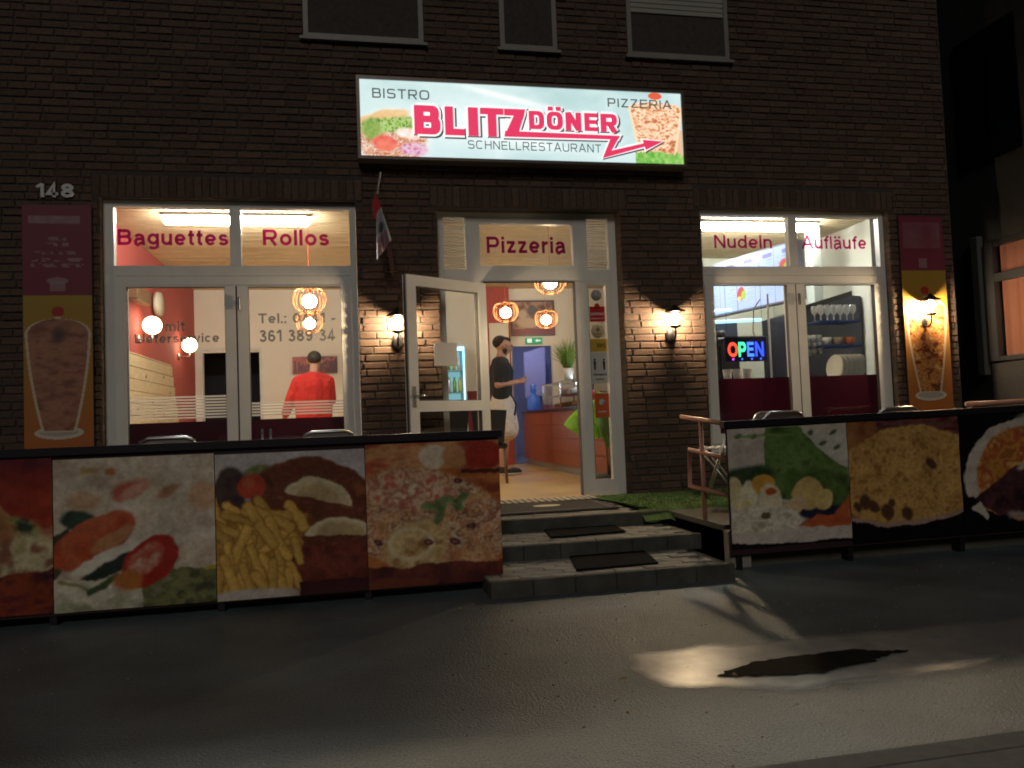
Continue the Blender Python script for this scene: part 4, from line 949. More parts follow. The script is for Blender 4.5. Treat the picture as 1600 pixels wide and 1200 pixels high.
for i in range(4):
    for j in range(3):
        o=bpy.data.objects.new('tumbler',cm); o.location=(4.80+i*.07,.55,1.35+j*.075); link(o)
        tag(o,['leftmost','second','third','rightmost'][i]+' small tumbler in the '+('bottom','middle','top')[j]+' tier of the rack left of the shelves','glass','small tumblers stacked left of the shelves')
b_=MB(); 
for z_ in (1.345,1.42,1.495): b_.box(4.77,5.05,.51,.59,z_-.004,z_-.001)
b_.box(4.766,4.772,.51,.59,1.05,1.57); b_.build('tumbler_rack',alu,None,label='small metal rack holding the tumblers',cat='rack')
bowls=[(5.10,'white bowl stack left on the lower blue shelf',plm),(5.24,'beige bowl in the middle of the lower blue shelf',mat('beige_bowl',(.45,.36,.24),.5)),(5.39,'orange bowl right on the lower blue shelf',mat('orange_bowl',(.5,.16,.05),.5))]
for x,l,m in bowls:
    b_=MB(); b_.lathe([(.03,0),(.06,.04),(.072,.09),(.066,.09),(.05,.04)],(x,.58,1.441),14); b_.build('bowl',m,None,label=l,cat='bowl',group='bowls on the lower shelf')
cupm=mat('clear_cup',(.62,.55,.5),.3); 
for i,x in enumerate((3.84,3.95,4.07)):
    b_=MB(); b_.lathe([(.035,0),(.05,.15),(.046,.15),(.034,.01)],(x,.42,1.052),12); b_.build('plastic_cup',cupm,None,label=['left','middle','right'][i]+' pale plastic cup below the LED open sign',cat='cup',group='cups under the open sign')
b_=MB(); b_.box(4.02,4.30,1.0,1.3,1.05,1.60,.02); b_.box(4.06,4.26,.96,1.0,1.2,1.5); b_.lathe([(.09,0),(.05,.08),(.03,.09)],(4.15,1.15,1.60),12); b_.build('coffee_machine',mat('machine_dark',(.05,.05,.05),.35,.4),None,label='dark coffee machine behind the LED open sign',cat='coffee machine')
b_=MB(); b_.box(3.45,4.6,.64,1.6,.9,1.0); b_.build('kitchen_worktop',alu,None,label='steel worktop behind the right window',cat='worktop')

# ================================================================== PEOPLE
def remesh(mb,name,m,parent,vox=.014,sm=3,label=None):
    o=mb.build(name,m,None); md=o.modifiers.new('r','REMESH'); md.mode='VOXEL'; md.voxel_size=vox; md.use_smooth_shade=True
    s=o.modifiers.new('s','SMOOTH'); s.factor=.5; s.iterations=sm
    dg=bpy.context.evaluated_depsgraph_get(); dg.update(); me=bpy.data.meshes.new_from_object(o.evaluated_get(dg)); bpy.data.objects.remove(o)
    me.materials.clear(); me.materials.append(m)
    for p in me.polygons: p.use_smooth=True
    o=bpy.data.objects.new(name,me); link(o,parent)
    if label: o['label']=label
    return o
def limb(mb,pts,rs_):
    for i in range(len(pts)-1):
        a,b=Vector(pts[i]),Vector(pts[i+1]); mb.tube([a[:],((a+b)/2)[:],b[:]],[rs_[i],(rs_[i]+rs_[i+1])/2*1.02,rs_[i+1]],12)
    for p,r_ in zip(pts,rs_): mb.ball(p,r_*.99,2)
def head(mb,c,f,k=1.0):
    """c centre of head, f facing dir (unit xy + pitch)"""
    c=Vector(c); f=Vector(f).normalized(); s=f.cross(Vector((0,0,1))).normalized(); u=s.cross(f)
    def P_(a,b,d): return (c+f*a*k+s*b*k+u*d*k)[:]
    mb.ball(P_(-.012,0,.02),(.088*k,.088*k,.102*k),3); mb.ball(P_(.025,0,-.045),(.062*k,.062*k,.072*k),2); mb.ball(P_(.045,0,-.085),.032*k,2)
    mb.ball(P_(.098,0,-.015),(.017*k,.015*k,.024*k),2); mb.ball(P_(.088,0,.03),(.020*k,.02*k,.014*k),2); mb.ball(P_(.08,0,-.055),(.02*k,.024*k,.011*k),2)
    for q in (-1,1): mb.ball(P_(-.005,q*.088,-.01),(.018*k,.018*k,.03*k),2); mb.ball(P_(.07,q*.033,.012),(.013*k,.013*k,.009*k),2)
    return P_
def hand(mb,wr,dirv,palm,curl=.5,k=1.0,fk=1.0):
    wr=Vector(wr); d_=Vector(dirv).normalized(); n_=Vector(palm).normalized(); s=d_.cross(n_).normalized()
    c=wr+d_*.05*k; mb.tube([wr[:],c[:],(wr+d_*.09*k)[:]],[.026*k,.036*k,.034*k],10)
    for i,(o_,l) in enumerate(((-.030,.060),(-.010,.072),(.010,.068),(.028,.052))):
        b0=wr+d_*.085*k+s*o_*k; b1=b0+(d_*math.cos(curl*.6)+n_*math.sin(curl*.6))*l*.5*k; b2=b1+(d_*math.cos(curl*1.6)+n_*math.sin(curl*1.6))*l*.55*k
        limb(mb,[b0[:],b1[:],b2[:]],[.010*k,.0095*k,.008*k])
    t0=wr+d_*.03*k-s*.028*k; t1=t0+(d_*.5-s*.6+n_*.4).normalized()*.04*k; t2=t1+(d_*.8+n_*.5).normalized()*.034*k
    limb(mb,[t0[:],t1[:],t2[:]],[.013*k,.012*k,.010*k])
# man in black, facing +x, looking down at a phone
m1=empty('person',(2.03,3.6,0),R(-8),'man in black T-shirt and pale apron looking down at his phone in the doorway','person'); m1.scale=(1.12,1.08,1.0)
bd=MB()
PH=head(bd,(.035,0,1.80),(1,0,-.30),1.12)
limb(bd,[(0,0,1.62),(.015,0,1.70),(.02,0,1.76)],[.07,.062,.06])
limb(bd,[(-.02,0,1.05),(-.02,0,1.25),(-.005,0,1.45),(-.01,0,1.56)],[.13,.135,.145,.11])
for q in (-1,1):
    limb(bd,[(-.01,q*.09,1.02),(.01,q*.09,.56),(-.02,q*.095,.12)],[.10,.062,.045]); limb(bd,[(-.02,q*.095,.11),(.10,q*.10,.05)],[.04,.035])
# arms: shoulder, elbow, wrist
arms={}
for q in (-1,1):
    sh=(-.02,q*.20,1.53); el=(-.06,q*.25,1.24); wr=(.19,q*.11,1.29+.01*q); arms[q]=(sh,el,wr)
    limb(bd,[sh,el,wr],[.058,.046,.032]); hand(bd,wr,(1,-q*.45,.12),(0,-q*.5,.85),.7,1.05)
body=remesh(bd,'body',skin,m1,.010,2)
sh_=MB(); limb(sh_,[(-.02,0,1.06),(-.02,0,1.25),(-.005,0,1.44),(-.01,0,1.55)],[.145,.15,.16,.12]); limb(sh_,[(-.02,-.19,1.54),(0,0,1.58),(-.02,.19,1.54)],[.075,.085,.075])
limb(sh_,[(-.02,-.12,1.1),(-.01,-.14,1.45)],[.11,.12]); limb(sh_,[(-.02,.12,1.1),(-.01,.14,1.45)],[.11,.12])
for q in (-1,1):
    s0,e0,w0=arms[q]; s0,e0=Vector(s0),Vector(e0); limb(sh_,[s0[:],(s0+(e0-s0)*.75)[:]],[.078,.070])
remesh(sh_,'t_shirt',mat('black_cotton',(.018,.02,.024),.9,bs=15,bst=.5,bd=.01),m1,.012,4)
ap=MB(); limb(ap,[(-.02,0,1.08),(0,0,.95),(.02,0,.75),(.03,0,.62)],[.14,.155,.16,.165])
for q in (-1,1): limb(ap,[(-.02,q*.08,1.05),(0,q*.1,.8),(.01,q*.105,.60)],[.13,.125,.12])
remesh(ap,'apron',mat('pale_beige_cotton',(.72,.68,.60),.9,bs=7,bst=1.,bd=.06),m1,.014,3)
for q in (-1,1):
    s=MB(); s.ball((.06,q*.10,.05),(.145,.055,.05),3); s.ball((-.02,q*.098,.09),(.06,.05,.05),2); o=s.build('shoe',mat('black_shoe',(.02,.02,.02),.5),m1)
    s=MB(); s.ball((.065,q*.10,.022),(.15,.06,.018),2); s.build('shoe_sole',mat('white_sole',(.7,.7,.68),.6),o)
hr=MB(); hr.ball(PH(-.045,0,.035),(.100,.102,.100),3); hr.ball(PH(-.005,0,.075),(.085,.085,.050),2)
o=remesh(hr,'hair',hairM,m1,.012,2)
br=MB(); br.ball(PH(.035,0,-.092),(.045,.058,.034),2); br.ball(PH(.03,.055,-.055),(.035,.02,.045),2); br.ball(PH(.03,-.055,-.055),(.035,.02,.045),2); remesh(br,'beard',hairM,m1,.010,2)
g_=MB()
for q in (-1,1): g_.tube([(Vector(PH(.094,q*.036,.008))+Vector((0,.02*math.cos(t_),.016*math.sin(t_))))[:] for t_ in [i*PI/6 for i in range(12)]],.002,4,closed=True); g_.tube([PH(.09,q*.058,.01),PH(-.0,q*.094,.01)],.002,4)
g_.build('glasses',blackM,m1)
stp=MB(); stp.tube([(.10,-.15,1.12),(.16,-.12,.98),(.14,-.12,.82)],.012,6); stp.build('apron_string',blackM,m1)
ph=MB(); ph.box(-.035,.035,-.04,.04,-.004,.004,.003); o=ph.build('phone',mat('phone_dark',(.03,.03,.04),.2,emit=(.3,.35,.45),es=.3),None,label='phone held in both hands by the man in black',cat='phone'); o.location=(2.295,3.56,1.345); o.rotation_euler=(0,R(-35),R(-8))
# man in red from behind
m2=empty('person',(-.50,3.0,0),R(12),'man in a red sweater seen from behind through the left window','person')
bd=MB(); PH=head(bd,(.03,.03,1.60),(.35,1,-.25),1.0)
limb(bd,[(0,0,1.38),(.01,.0,1.46),(.02,.01,1.54)],[.065,.058,.056]); limb(bd,[(0,0,.92),(0,0,1.1),(0,0,1.30)],[.13,.13,.13])
A2={}
for q in (-1,1):
    limb(bd,[(q*.09,0,.90),(q*.10,.02,.48),(q*.10,0,.08)],[.095,.06,.045]); limb(bd,[(q*.10,0,.06),(q*.10,.13,.04)],[.045,.035])
s2=[((-.19,0,1.33),(-.29,.0,1.10),(-.34,.10,.93)),((.19,0,1.33),(.23,.08,1.10),(.12,.28,1.05))]
for (a,b,c) in s2: limb(bd,[a,b,c],[.055,.045,.032])
hand(bd,s2[0][2],(-.1,.3,-1),(1,0,0),.5); hand(bd,s2[1][2],(-.2,1,.1),(0,0,-1),.5)
remesh(bd,'body',skin,m2,.011,2)
rd=MB(); limb(rd,[(0,0,.86),(0,0,1.05),(0,0,1.28),(0,0,1.37)],[.16,.155,.165,.11]); limb(rd,[(-.19,0,1.34),(0,-.01,1.385),(.19,0,1.34)],[.078,.085,.078])
limb(rd,[(-.10,0,.88),(-.12,0,1.28)],[.125,.13]); limb(rd,[(.10,0,.88),(.12,0,1.28)],[.125,.13])
for (a,b,c) in s2: limb(rd,[a,b,(Vector(b)+(Vector(c)-Vector(b))*.9)[:]],[.08,.068,.055])
remesh(rd,'sweater',mat('red_wool',(.55,.03,.022),.95,bs=7,bst=1.,bd=.06),m2,.013,3)
tr=MB(); limb(tr,[(0,0,.92),(0,0,.86)],[.15,.15])
for q in (-1,1): limb(tr,[(q*.09,0,.88),(q*.10,.02,.48),(q*.10,0,.09)],[.115,.085,.07])
remesh(tr,'trousers',mat('dark_denim',(.02,.025,.04),.9),m2,.014,2)
hr=MB(); hr.ball(PH(-.030,0,.030),(.090,.092,.094),3); remesh(hr,'hair',hairM,m2,.012,2)
for q in (-1,1): s=MB(); s.ball((q*.10,.05,.045),(.055,.14,.045),2); s.build('shoe',MATS['black_shoe'],m2)
# dark haired person at the right window
m3=empty('person',(3.98,1.05+.9,.0),R(0),'person in dark clothes at the left edge of the right window beside the open sign','person')
bd=MB(); PH=head(bd,(.02,.0,1.83),(1,-.3,-.15),1.12); limb(bd,[(0,0,1.58),(.01,0,1.70),(.02,0,1.77)],[.07,.06,.058]); limb(bd,[(0,0,.95),(0,0,1.25),(0,0,1.48)],[.13,.13,.13])
for q in (-1,1): limb(bd,[(0,q*.09,.95),(0,q*.1,.5),(0,q*.1,.06)],[.1,.06,.045]); limb(bd,[(0,q*.1,.05),(.12,q*.1,.04)],[.04,.035]); limb(bd,[(0,q*.20,1.5),(.02,q*.23,1.2),(.2,q*.15,1.12)],[.055,.045,.032]); hand(bd,(.2,q*.15,1.12),(1,-q*.2,0),(0,0,-1),.6)
remesh(bd,'body',skin,m3,.012,2)
rd=MB(); limb(rd,[(0,0,.80),(0,0,1.25),(0,0,1.5)],[.17,.165,.13]); limb(rd,[(0,-.19,1.51),(0,0,1.56),(0,.19,1.51)],[.08,.085,.08])
for q in (-1,1): limb(rd,[(0,q*.12,.82),(0,q*.12,1.45)],[.12,.12]); limb(rd,[(0,q*.2,1.5),(.02,q*.23,1.22)],[.078,.066]); limb(rd,[(0,q*.09,.9),(0,q*.1,.1)],[.11,.07])
remesh(rd,'dark_clothes',mat('dark_cloth',(.02,.025,.035),.9),m3,.015,2)
hr=MB(); hr.ball(PH(-.026,0,.04),(.10,.10,.10),3); remesh(hr,'hair',hairM,m3,.012,2)

# ================================================================== CHAIRS
def inchair(x,y,rz,lab):
    t=empty('dining_chair',(x,y,0),rz,lab,'chair','black leather chairs inside the shop')
    lea=mat('black_leather',(.018,.017,.018),.35); wd=mat('brown_chair_leg',(.12,.05,.02),.4)
    b_=MB(); b_.box(-.21,.21,-.21,.21,.42,.49,.02); b_.build('seat',lea,t)
    b_=MB(); b_.prism([(-.17,.49),(.17,.49),(.215,.88),(.0,.895),(-.215,.88)],-.235,-.195); b_.build('backrest',lea,t)
    for sx in (-1,1):
        for sy_ in (-1,1): b_=MB(); b_.tube([(sx*.18,sy_*.18,.42),(sx*.19,sy_*.20,0)],[.022,.015],6); b_.build('leg',wd,t)
    return t
inchair(1.62,2.35,R(-10),'black leather chair with its back to the open doorway behind the banner end'); inchair(1.10,2.3,R(5),'black leather chair seen low through the glass of the open door')
def bistro():
    t=empty('terrace_chair',(0,0,0))
    b_=MB(); ha=.19
    b_.tube([(-ha-.02,-.20,0),(-ha,-.22,.44),(-ha,-.25,.66),(-ha+.03,-.255,.705),(-ha+.07,-.257,.725),(ha-.07,-.257,.725),(ha-.03,-.255,.705),(ha,-.25,.66),(ha,-.22,.44),(ha+.02,-.20,0)],.013,8); b_.build('back_frame',alu,t)
    for s in (-1,1):
        b_=MB(); b_.tube([(s*(ha+.01),.22,0),(s*(ha+.01),.20,.43),(s*(ha+.03),.16,.64),(s*(ha+.03),-.22,.65)],.011,7); b_.build('arm_frame',alu,t)
    b_=MB(); b_.tube([(-ha,.20,.43),(ha,.20,.43)],.010,6); b_.tube([(-ha,-.215,.43),(ha,-.215,.43)],.010,6); b_.build('seat_rail',alu,t)
    sm=MB().box(-ha,ha,-.025,.025,-.004,.004,.002).mesh('seat_slat',alu)
    for i in range(7): q=bpy.data.objects.new('seat_slat',sm); q.location=(0,-.19+i*.062,.443); link(q,t)
    bm_=MB().box(-ha+.01,ha-.01,-.004,.004,-.028,.028,.002).mesh('back_slat',alu)
    for i in range(4): q=bpy.data.objects.new('back_slat',bm_); q.location=(0,-.235-.006*i,.50+i*.062); link(q,t)
    return t
c0=bistro(); first=True
CH=[(-1.25,-1.25,0,'aluminium terrace chair in front of the left window, left of the two behind the banner'),(-.20,-1.05,.05,'aluminium terrace chair behind the banner near the right side of the left window'),(3.38,-1.15,.05,'aluminium terrace chair behind the salad picture'),(4.42,-1.2,-.05,'aluminium terrace chair behind the noodle picture at the right window'),(3.93,-.5,3.1,'aluminium terrace chair turned outward below the right window')]
for i,(x,y,rz,l) in enumerate(CH):
    o=c0 if i==0 else copy_tree(c0); o.location=(x,y,.0 if x<2 else .012); o.rotation_euler=(0,0,rz); tag(o,l,'chair','aluminium terrace chairs')
# tilted folded white chair by the steps
o=empty('folding_chair',(2.98,-1.05,.012),R(60),'pale slatted folding chair seen behind the pink handrail','chair')
b_=MB(); b_.tube([(-.2,.12,0),(-.2,-.12,.66)],.011,6); b_.tube([(.2,.12,0),(.2,-.12,.66)],.011,6); b_.tube([(-.18,-.2,0),(-.18,.14,.46)],.010,6); b_.tube([(.18,-.2,0),(.18,.14,.46)],.010,6); b_.build('frame',alu,o)
sm=MB().box(-.19,.19,-.006,.006,-.022,.022,.002).mesh('slat',mat('pale_slat',(.62,.60,.55),.5))
for i in range(5): q=bpy.data.objects.new('slat',sm); q.location=(0,-.125-.0*i+.02*(4-i)*.5,.64-i*.055); link(q,o)
for i in range(5): q=bpy.data.objects.new('slat',sm); q.location=(0,.12-i*.06,.45); q.rotation_euler=(R(90),0,0); link(q,o)
# tables on terrace
def table(x,y,lab):
    t=empty('terrace_table',(x,y,.0),0,lab,'table','round terrace tables')
    b_=MB(); b_.lathe([(.30,0),(.31,.012),(.30,.022)],(0,0,.655),28); b_.build('table_top',alu,t); b_=MB(); b_.tube([(0,0,.02),(0,0,.655)],.025,8); b_.build('table_leg',alu,t); b_=MB(); b_.lathe([(.2,0),(.19,.02),(.03,.03)],(0,0,0),18); b_.build('table_foot',darkmetal,t)
table(-.66,-1.0,'round metal table hidden behind the left banner, carrying the napkin holder'); table(3.85,-1.15,'round metal table behind the right banner')
nh=empty('menu_holder',(-.655,-1.0,.678),0,'small chrome menu holder standing on the left terrace table','menu holder')
b_=MB(); b_.box(-.045,.045,-.03,.03,0,.006); b_.build('base',chrome,nh)
for s in (-.04,.02): b_=MB(); b_.box(s,s+.016,-.004,.004,.006,.085); b_.build('clip',chrome,nh)

# ================================================================== WALL LAMPS
glc=glass_mat('lantern_glass',(.95,.93,.88),1.)
def wlamp(x,z,lab):
    t=empty('wall_lantern',(x,0,z),0,lab,'wall lamp','wall lanterns on the brick facade')
    b_=MB(); b_.ball((0,-.02,-.17),(.055,.018,.085),2); b_.build('back_plate',darkmetal,t)
    b_=MB(); b_.tube([(0,-.03,-.20),(0,-.09,-.22),(0,-.14,-.18),(0,-.14,-.11)],.010,7); b_.build('arm',darkmetal,t)
    b_=MB(); b_.lathe([(.015,-.11),(.05,-.10),(.052,-.085),(.03,-.08)],(0,-.14,0),10); b_.build('cup',darkmetal,t)
    b_=MB(); b_.lathe([(.045,-.08),(.072,.045)],(0,-.14,0),6); 
    g_=b_.build('lantern_glass',glc,t)
    b_=MB(); b_.ball((0,-.14,-.005),(.040,.040,.046),2); b_.build('bulb',lampE,t)
    b_=MB(); b_.lathe([(.105,.048),(.10,.056),(.03,.09),(.012,.12)],(0,-.14,0),12); b_.build('cap',darkmetal,t)
wlamp(.40,1.68,'lit wall lantern on the brick pier left of the open door'); wlamp(3.045,1.69,'lit wall lantern on the brick pier between the door and the right window'); wlamp(5.86,1.78,'lit wall lantern shining in front of the right kebab poster')

# ================================================================== POSTERS
def kebab_poster(nx,ny,chunky,seed,H_,W_,vm,ctop,cbot,plz,hw,hb,tomz):
    """H_ total height, vm maroon boundary (m from bottom)"""
    P=Paint(nx,ny,W_/H_,(.5,.2,.05)); z=P.V*H_; x=(P.U*H_-W_/2)
    t=np.clip(z/vm,0,1)[...,None]; P.c=(1-t)*np.array((.46,.12,.035))+t*np.array((.36,.24,.035))
    k=np.clip((z-cbot)/(ctop-cbot),0,1); wdt=hb+(hw-hb)*np.sin(k*PI/2*1.0)**.9; 
    sh_=np.where(k>.86,np.sqrt(np.clip(1-((k-.86)/.14)**2,0,1)),1); wdt=wdt*sh_
    P.mix(np.clip(1-((x/(W_*.36))**2+((z-plz)/.055)**2),0,.06)/.06,(.62,.57,.48)); P.mix(np.clip(1-((x/(W_*.29))**2+((z-plz-.005)/.035)**2),0,.06)/.06,(.42,.38,.33))
    inside=(z>cbot-.03)&(z<ctop+.02); P.mix(((np.abs(x)<wdt+.022)&inside).astype(float)*.85,(.66,.55,.42))
    m=((np.abs(x)<wdt)&(z>cbot-.02)&(z<ctop)).astype(float)
    if chunky: P.tex(m,[(.12,.03,.015),(.42,.15,.04),(.62,.30,.08),(.35,.09,.03),(.66,.42,.16)],30*H_/1.5,seed,1,1.2,2.6)
    else: P.tex(m,[(.22,.09,.06),(.34,.15,.10),(.42,.20,.13),(.28,.11,.08)],9*H_,seed,1,2.2,2.0)
    P.mix((((x/.05)**2+((z-tomz)/.045)**2)<1).astype(float),(.38,.03,.03))
    if not chunky: P.mix(np.clip(1-((x/.07)**2+((z-ctop+.14)/.09)**2),0,1)*1.0,(.09,.06,.06))
    mm=(z>vm).astype(float); P.mix(mm,(.19,.035,.055)); return P,x,z
def poster(x0,x1,z0,z1,P,lab,thick=.018):
    t=empty('kebab_poster',((x0+x1)/2,-.02,z0),0,lab,'poster')
    h=(x1-x0)/2; P.sheet('print',-h,h,0,z1-z0,-.012,posterM,t); b_=MB(); b_.box(-h-.004,h+.004,-.0105,.008,-.004,z1-z0+.004); b_.build('backing_panel',darkmetal,t); return t
H_=2.715-.45
P,x,z=kebab_poster(90,380,False,4,H_,.53,1.50,1.30,.38,.345,.235,.115,1.36)
rs=random.Random(12)
P.mix(((np.abs(x+.02)<.20)&(np.abs(z-(2.14))<.035)).astype(float)*(P.noise(60,3)*.7+.3),(.34,.24,.27))
for zz,wd_,a_ in ((1.98,.07,.5),(1.93,.09,.6),(1.86,.17,.45),(1.80,.20,.6),(1.75,.20,.55)):
    P.mix(((np.abs(x)<wd_)&(np.abs(z-zz)<.014)).astype(float)*a_*(P.noise(70,int(zz*50),2)>.45),(.38,.27,.30))
P.mix((((x)**2/.085**2+((z-1.62)/.03)**2)<1).astype(float)*.7,(.32,.22,.24)); P.mix(((np.abs(x)<.06)&(z>1.53)&(z<1.62)).astype(float)*.7,(.32,.22,.24))
poster(-2.68,-2.15,.45,2.715,P,'tall poster with a brown kebab cone and maroon heading left of the left window')
H_=2.735-.45
P,x,z=kebab_poster(110,480,True,9,H_,.52,1.71,1.42,.46,.40,.225,.11,1.50)
P.mix(((np.abs(x)<.22)&(z>1.95)&(z<2.22)).astype(float)*P.noise(14,3)*.45,(.34,.25,.28)); P.mix(((np.abs(x)<.05)&(z>1.74)&(z<1.84)).astype(float)*.5,(.36,.26,.28))
poster(5.625,6.15,.45,2.735,P,'tall poster with a lit orange kebab cone right of the right window')

# ================================================================== SHOP SIGN
sg=empty('shop_sign',(1.66,-.02,3.52),0,'long backlit shop sign reading Blitz Döner above the entrance','shop sign')
SX,SZ=1.66,3.52
def sgp(o): o.location=(-SX,.02,-SZ); return o
b_=MB(); frame_ring(b_,.095,3.235,3.145,3.905,.028,-.165,-.02); b_.box(.124,3.206,-.04,-.03,3.174,3.876); sgp(b_.build('sign_housing',mat('sign_frame_bronze',(.16,.13,.11),.4,.6),sg))
asp=3.08/.70; P=Paint(620,142,asp,(.52,.70,.70)); U,Vv=P.U,P.V
P.tex(np.ones_like(U),[(.46,.64,.64),(.66,.80,.80),(.54,.70,.72)],1.2,3,.6,1)
P.mix(np.exp(-((U-1.9)**2/1.6+(Vv-.45)**2/.07))*.9,(.90,.96,.95))
P.mix(np.exp(-((Vv-(1.02-.22*(U-1.1)**1.0*np.where(U>1.1,1,0)))**2)/.0018)*np.clip((U-1.1)*2,0,1)*np.clip((3.1-U),0,1)*.8,(.92,.96,.95))
P.mix(np.exp(-((Vv-(.30-.16*(U-1.8)))**2)/.002)*np.clip((U-1.8)*2,0,1)*np.clip((3.3-U),0,1)*.6,(.9,.95,.95))
P.mix(np.exp(-((U-.25)**2/.3+(Vv-.7)**2/.08))*.5,(.66,.80,.78))
# sandwich
bn=P.ell(.40,.22,.44,.34,4,.12,.15,2); P.mix(P.ell(.40,.24,.48,.38,4,.25)*.7,(.88,.9,.85))
P.tex(bn,[(.55,.20,.10),(.9,.6,.38),(.45,.12,.07),(.92,.85,.72),(.6,.2,.12)],20,4,1,1.4,2.8)
P.tex(P.ell(.30,.50,.34,.10,14,.3,.4,5)*1.0,[(.75,.5,.25),(.85,.62,.35)],8,2)
P.tex(P.ell(.44,.42,.42,.10,8,.4,.5,7),[(.08,.2,.03),(.35,.52,.12),(.55,.68,.3),(.12,.28,.05)],22,6,1,1,2.6); P.tex(P.ell(.14,.35,.12,.14,0,.4,.5,8),[(.2,.35,.08),(.4,.5,.15)],16,7)
P.tex(P.ell(.30,.17,.16,.10,0,.3,.3,9),[(.75,.12,.10),(.85,.3,.2)],8,8); P.tex(P.ell(.62,.30,.16,.07,-10,.4,.4,3),[(.95,.9,.85),(.85,.6,.5)],14,9); P.tex(P.ell(.68,.10,.18,.09,0,.4,.4,3),[(.5,.1,.4),(.8,.6,.7),(.6,.2,.3)],18,10)
# doner cone
cx=4.02; k=np.clip(Vv/.86,0,1); wd_=.22+.16*k; wd_=wd_*np.where(k>.9,np.sqrt(np.clip(1-((k-.9)/.1)**2,0,1)),1)
P.mix(((U>4.1)&(U<4.40)&(Vv<.62-.5*(U-4.1))).astype(float)*.8,(.80,.46,.24)); P.mix(((np.abs(U-cx)<wd_+.035)&(Vv<.97)).astype(float)*.9,(.92,.72,.5))
P.tex(((np.abs(U-cx)<wd_)&(Vv<.9)).astype(float),[(.55,.20,.10),(.85,.5,.28),(.97,.82,.62),(.70,.32,.17)],17,5,1,1.5,2.6); P.mix(P.ell(cx,.95,.10,.05),(.75,.15,.08))
P.tex(P.box(3.7,4.40,0,1)*(Vv<.10+.10*P.noise(26,4,2)),[(.15,.45,.08),(.4,.65,.2)],20,3)
P.c=P.c**1.15
o=P.sheet('sign_face',.125,3.205,3.175,3.875,-.150,signM,sg); sgp(o); b_=MB()
sgrey=mat('backlit_grey_letters',(.1,.11,.11),.5,emit=(.10,.12,.11),es=.8); spink=mat('backlit_pink',(.5,.02,.08),.5,emit=(.80,.045,.13),es=.95); swhite=mat('backlit_white_edge',(.9,.9,.9),.5,emit=(.95,1,.98),es=.95); sblk=mat('backlit_shadow_edge',(.1,.1,.1),.5,emit=(.12,.12,.13),es=.5)
def sl_(s,x0,x1,z0,z1,m,y=-.1545,bold=.12,lab=None,p=.6,gr=0.,fat=0.): return sgp(letters(s,x0,x1,z0,z1,y,m,sg,bold=bold,label=lab,p=p,gap=.2,grow_=gr,fat=fat))
for tx,x0,x1,z0,z1 in (('BISTRO',.235,.75,3.705,3.795),('PIZZERIA',2.455,3.105,3.715,3.80),('SCHNELLRESTAURANT',1.09,2.37,3.265,3.345)):
    sl_(tx,x0,x1,z0,z1,sgrey,bold=(.13 if len(tx)>9 else .15))
def outline_text(s,x0,x1,z0,z1):
    b=.23; ft=.06; w_=(.016)/(z1-z0)*2
    sl_(s,x0+.014,x1+.014,z0-.012,z1-.012,sblk,-.1522,b,p=.7,gr=w_*1.3,fat=ft); sl_(s,x0,x1,z0,z1,swhite,-.1534,b,p=.7,gr=w_*1.1,fat=ft); sl_(s,x0,x1,z0,z1,spink,-.1550,b,p=.7,fat=ft)
for ch,a,b in (('B',.605,.845),('L',.885,1.065),('I',1.10,1.195),('T',1.215,1.435)): outline_text(ch,a,b,3.385,3.655)
for ch,a,b in (('D',1.675,1.825),('Ö',1.845,2.005),('N',2.03,2.185),('E',2.215,2.345),('R',2.375,2.545)): outline_text(ch,a,b,3.47,3.645)
# Z running into the lightning arrow, in convex pieces
Zp=[[(1.44,3.655),(1.645,3.655),(1.630,3.590),(1.44,3.590)],[(1.535,3.600),(1.632,3.600),(1.575,3.435),(1.455,3.435)],[(1.445,3.445),(2.565,3.435),(2.545,3.398),(1.435,3.388)],[(2.470,3.410),(2.560,3.430),(2.478,3.295),(2.380,3.212)],[(2.380,3.212),(2.455,3.285),(2.805,3.372),(2.812,3.338)],[(2.790,3.405),(3.000,3.395),(2.820,3.305)]]
def cgrow(P_,d):
    n_=len(P_); ar=sum(P_[i][0]*P_[(i+1)%n_][1]-P_[(i+1)%n_][0]*P_[i][1] for i in range(n_)); sg2=1 if ar>0 else -1; out=[]
    for i in range(n_):
        p0,p1,p2=Vector(P_[i-1]),Vector(P_[i]),Vector(P_[(i+1)%n_]); e1=(p1-p0).normalized(); e2=(p2-p1).normalized(); n1=Vector((e1.y,-e1.x))*sg2; n2=Vector((e2.y,-e2.x))*sg2
        out.append(tuple(p1+(n1+n2)*d/max(.5,1+n1.dot(n2))))
    return out
for dx,d,m,y in ((.010,.016,sblk,-.1524),(0,.013,swhite,-.1536),(0,0,spink,-.1552)):
    mb=MB()
    for i,P_ in enumerate(Zp):
        Q=cgrow([(a+dx,b-dx) for a,b in P_],d) if d else P_; mb.add([(a,y-.0001*i,b) for a,b in Q],[tuple(range(len(Q)))])
    o=bpy.data.objects.new('lightning_arrow',mb.mesh('lightning_arrow',m)); link(o,sg); sgp(o)
b_=MB(); b_.box(.5,.53,-.03,-.0,3.91,3.96); b_.box(2.8,2.83,-.03,0,3.91,3.96); sgp(b_.build('mounting_bracket',darkmetal,sg))

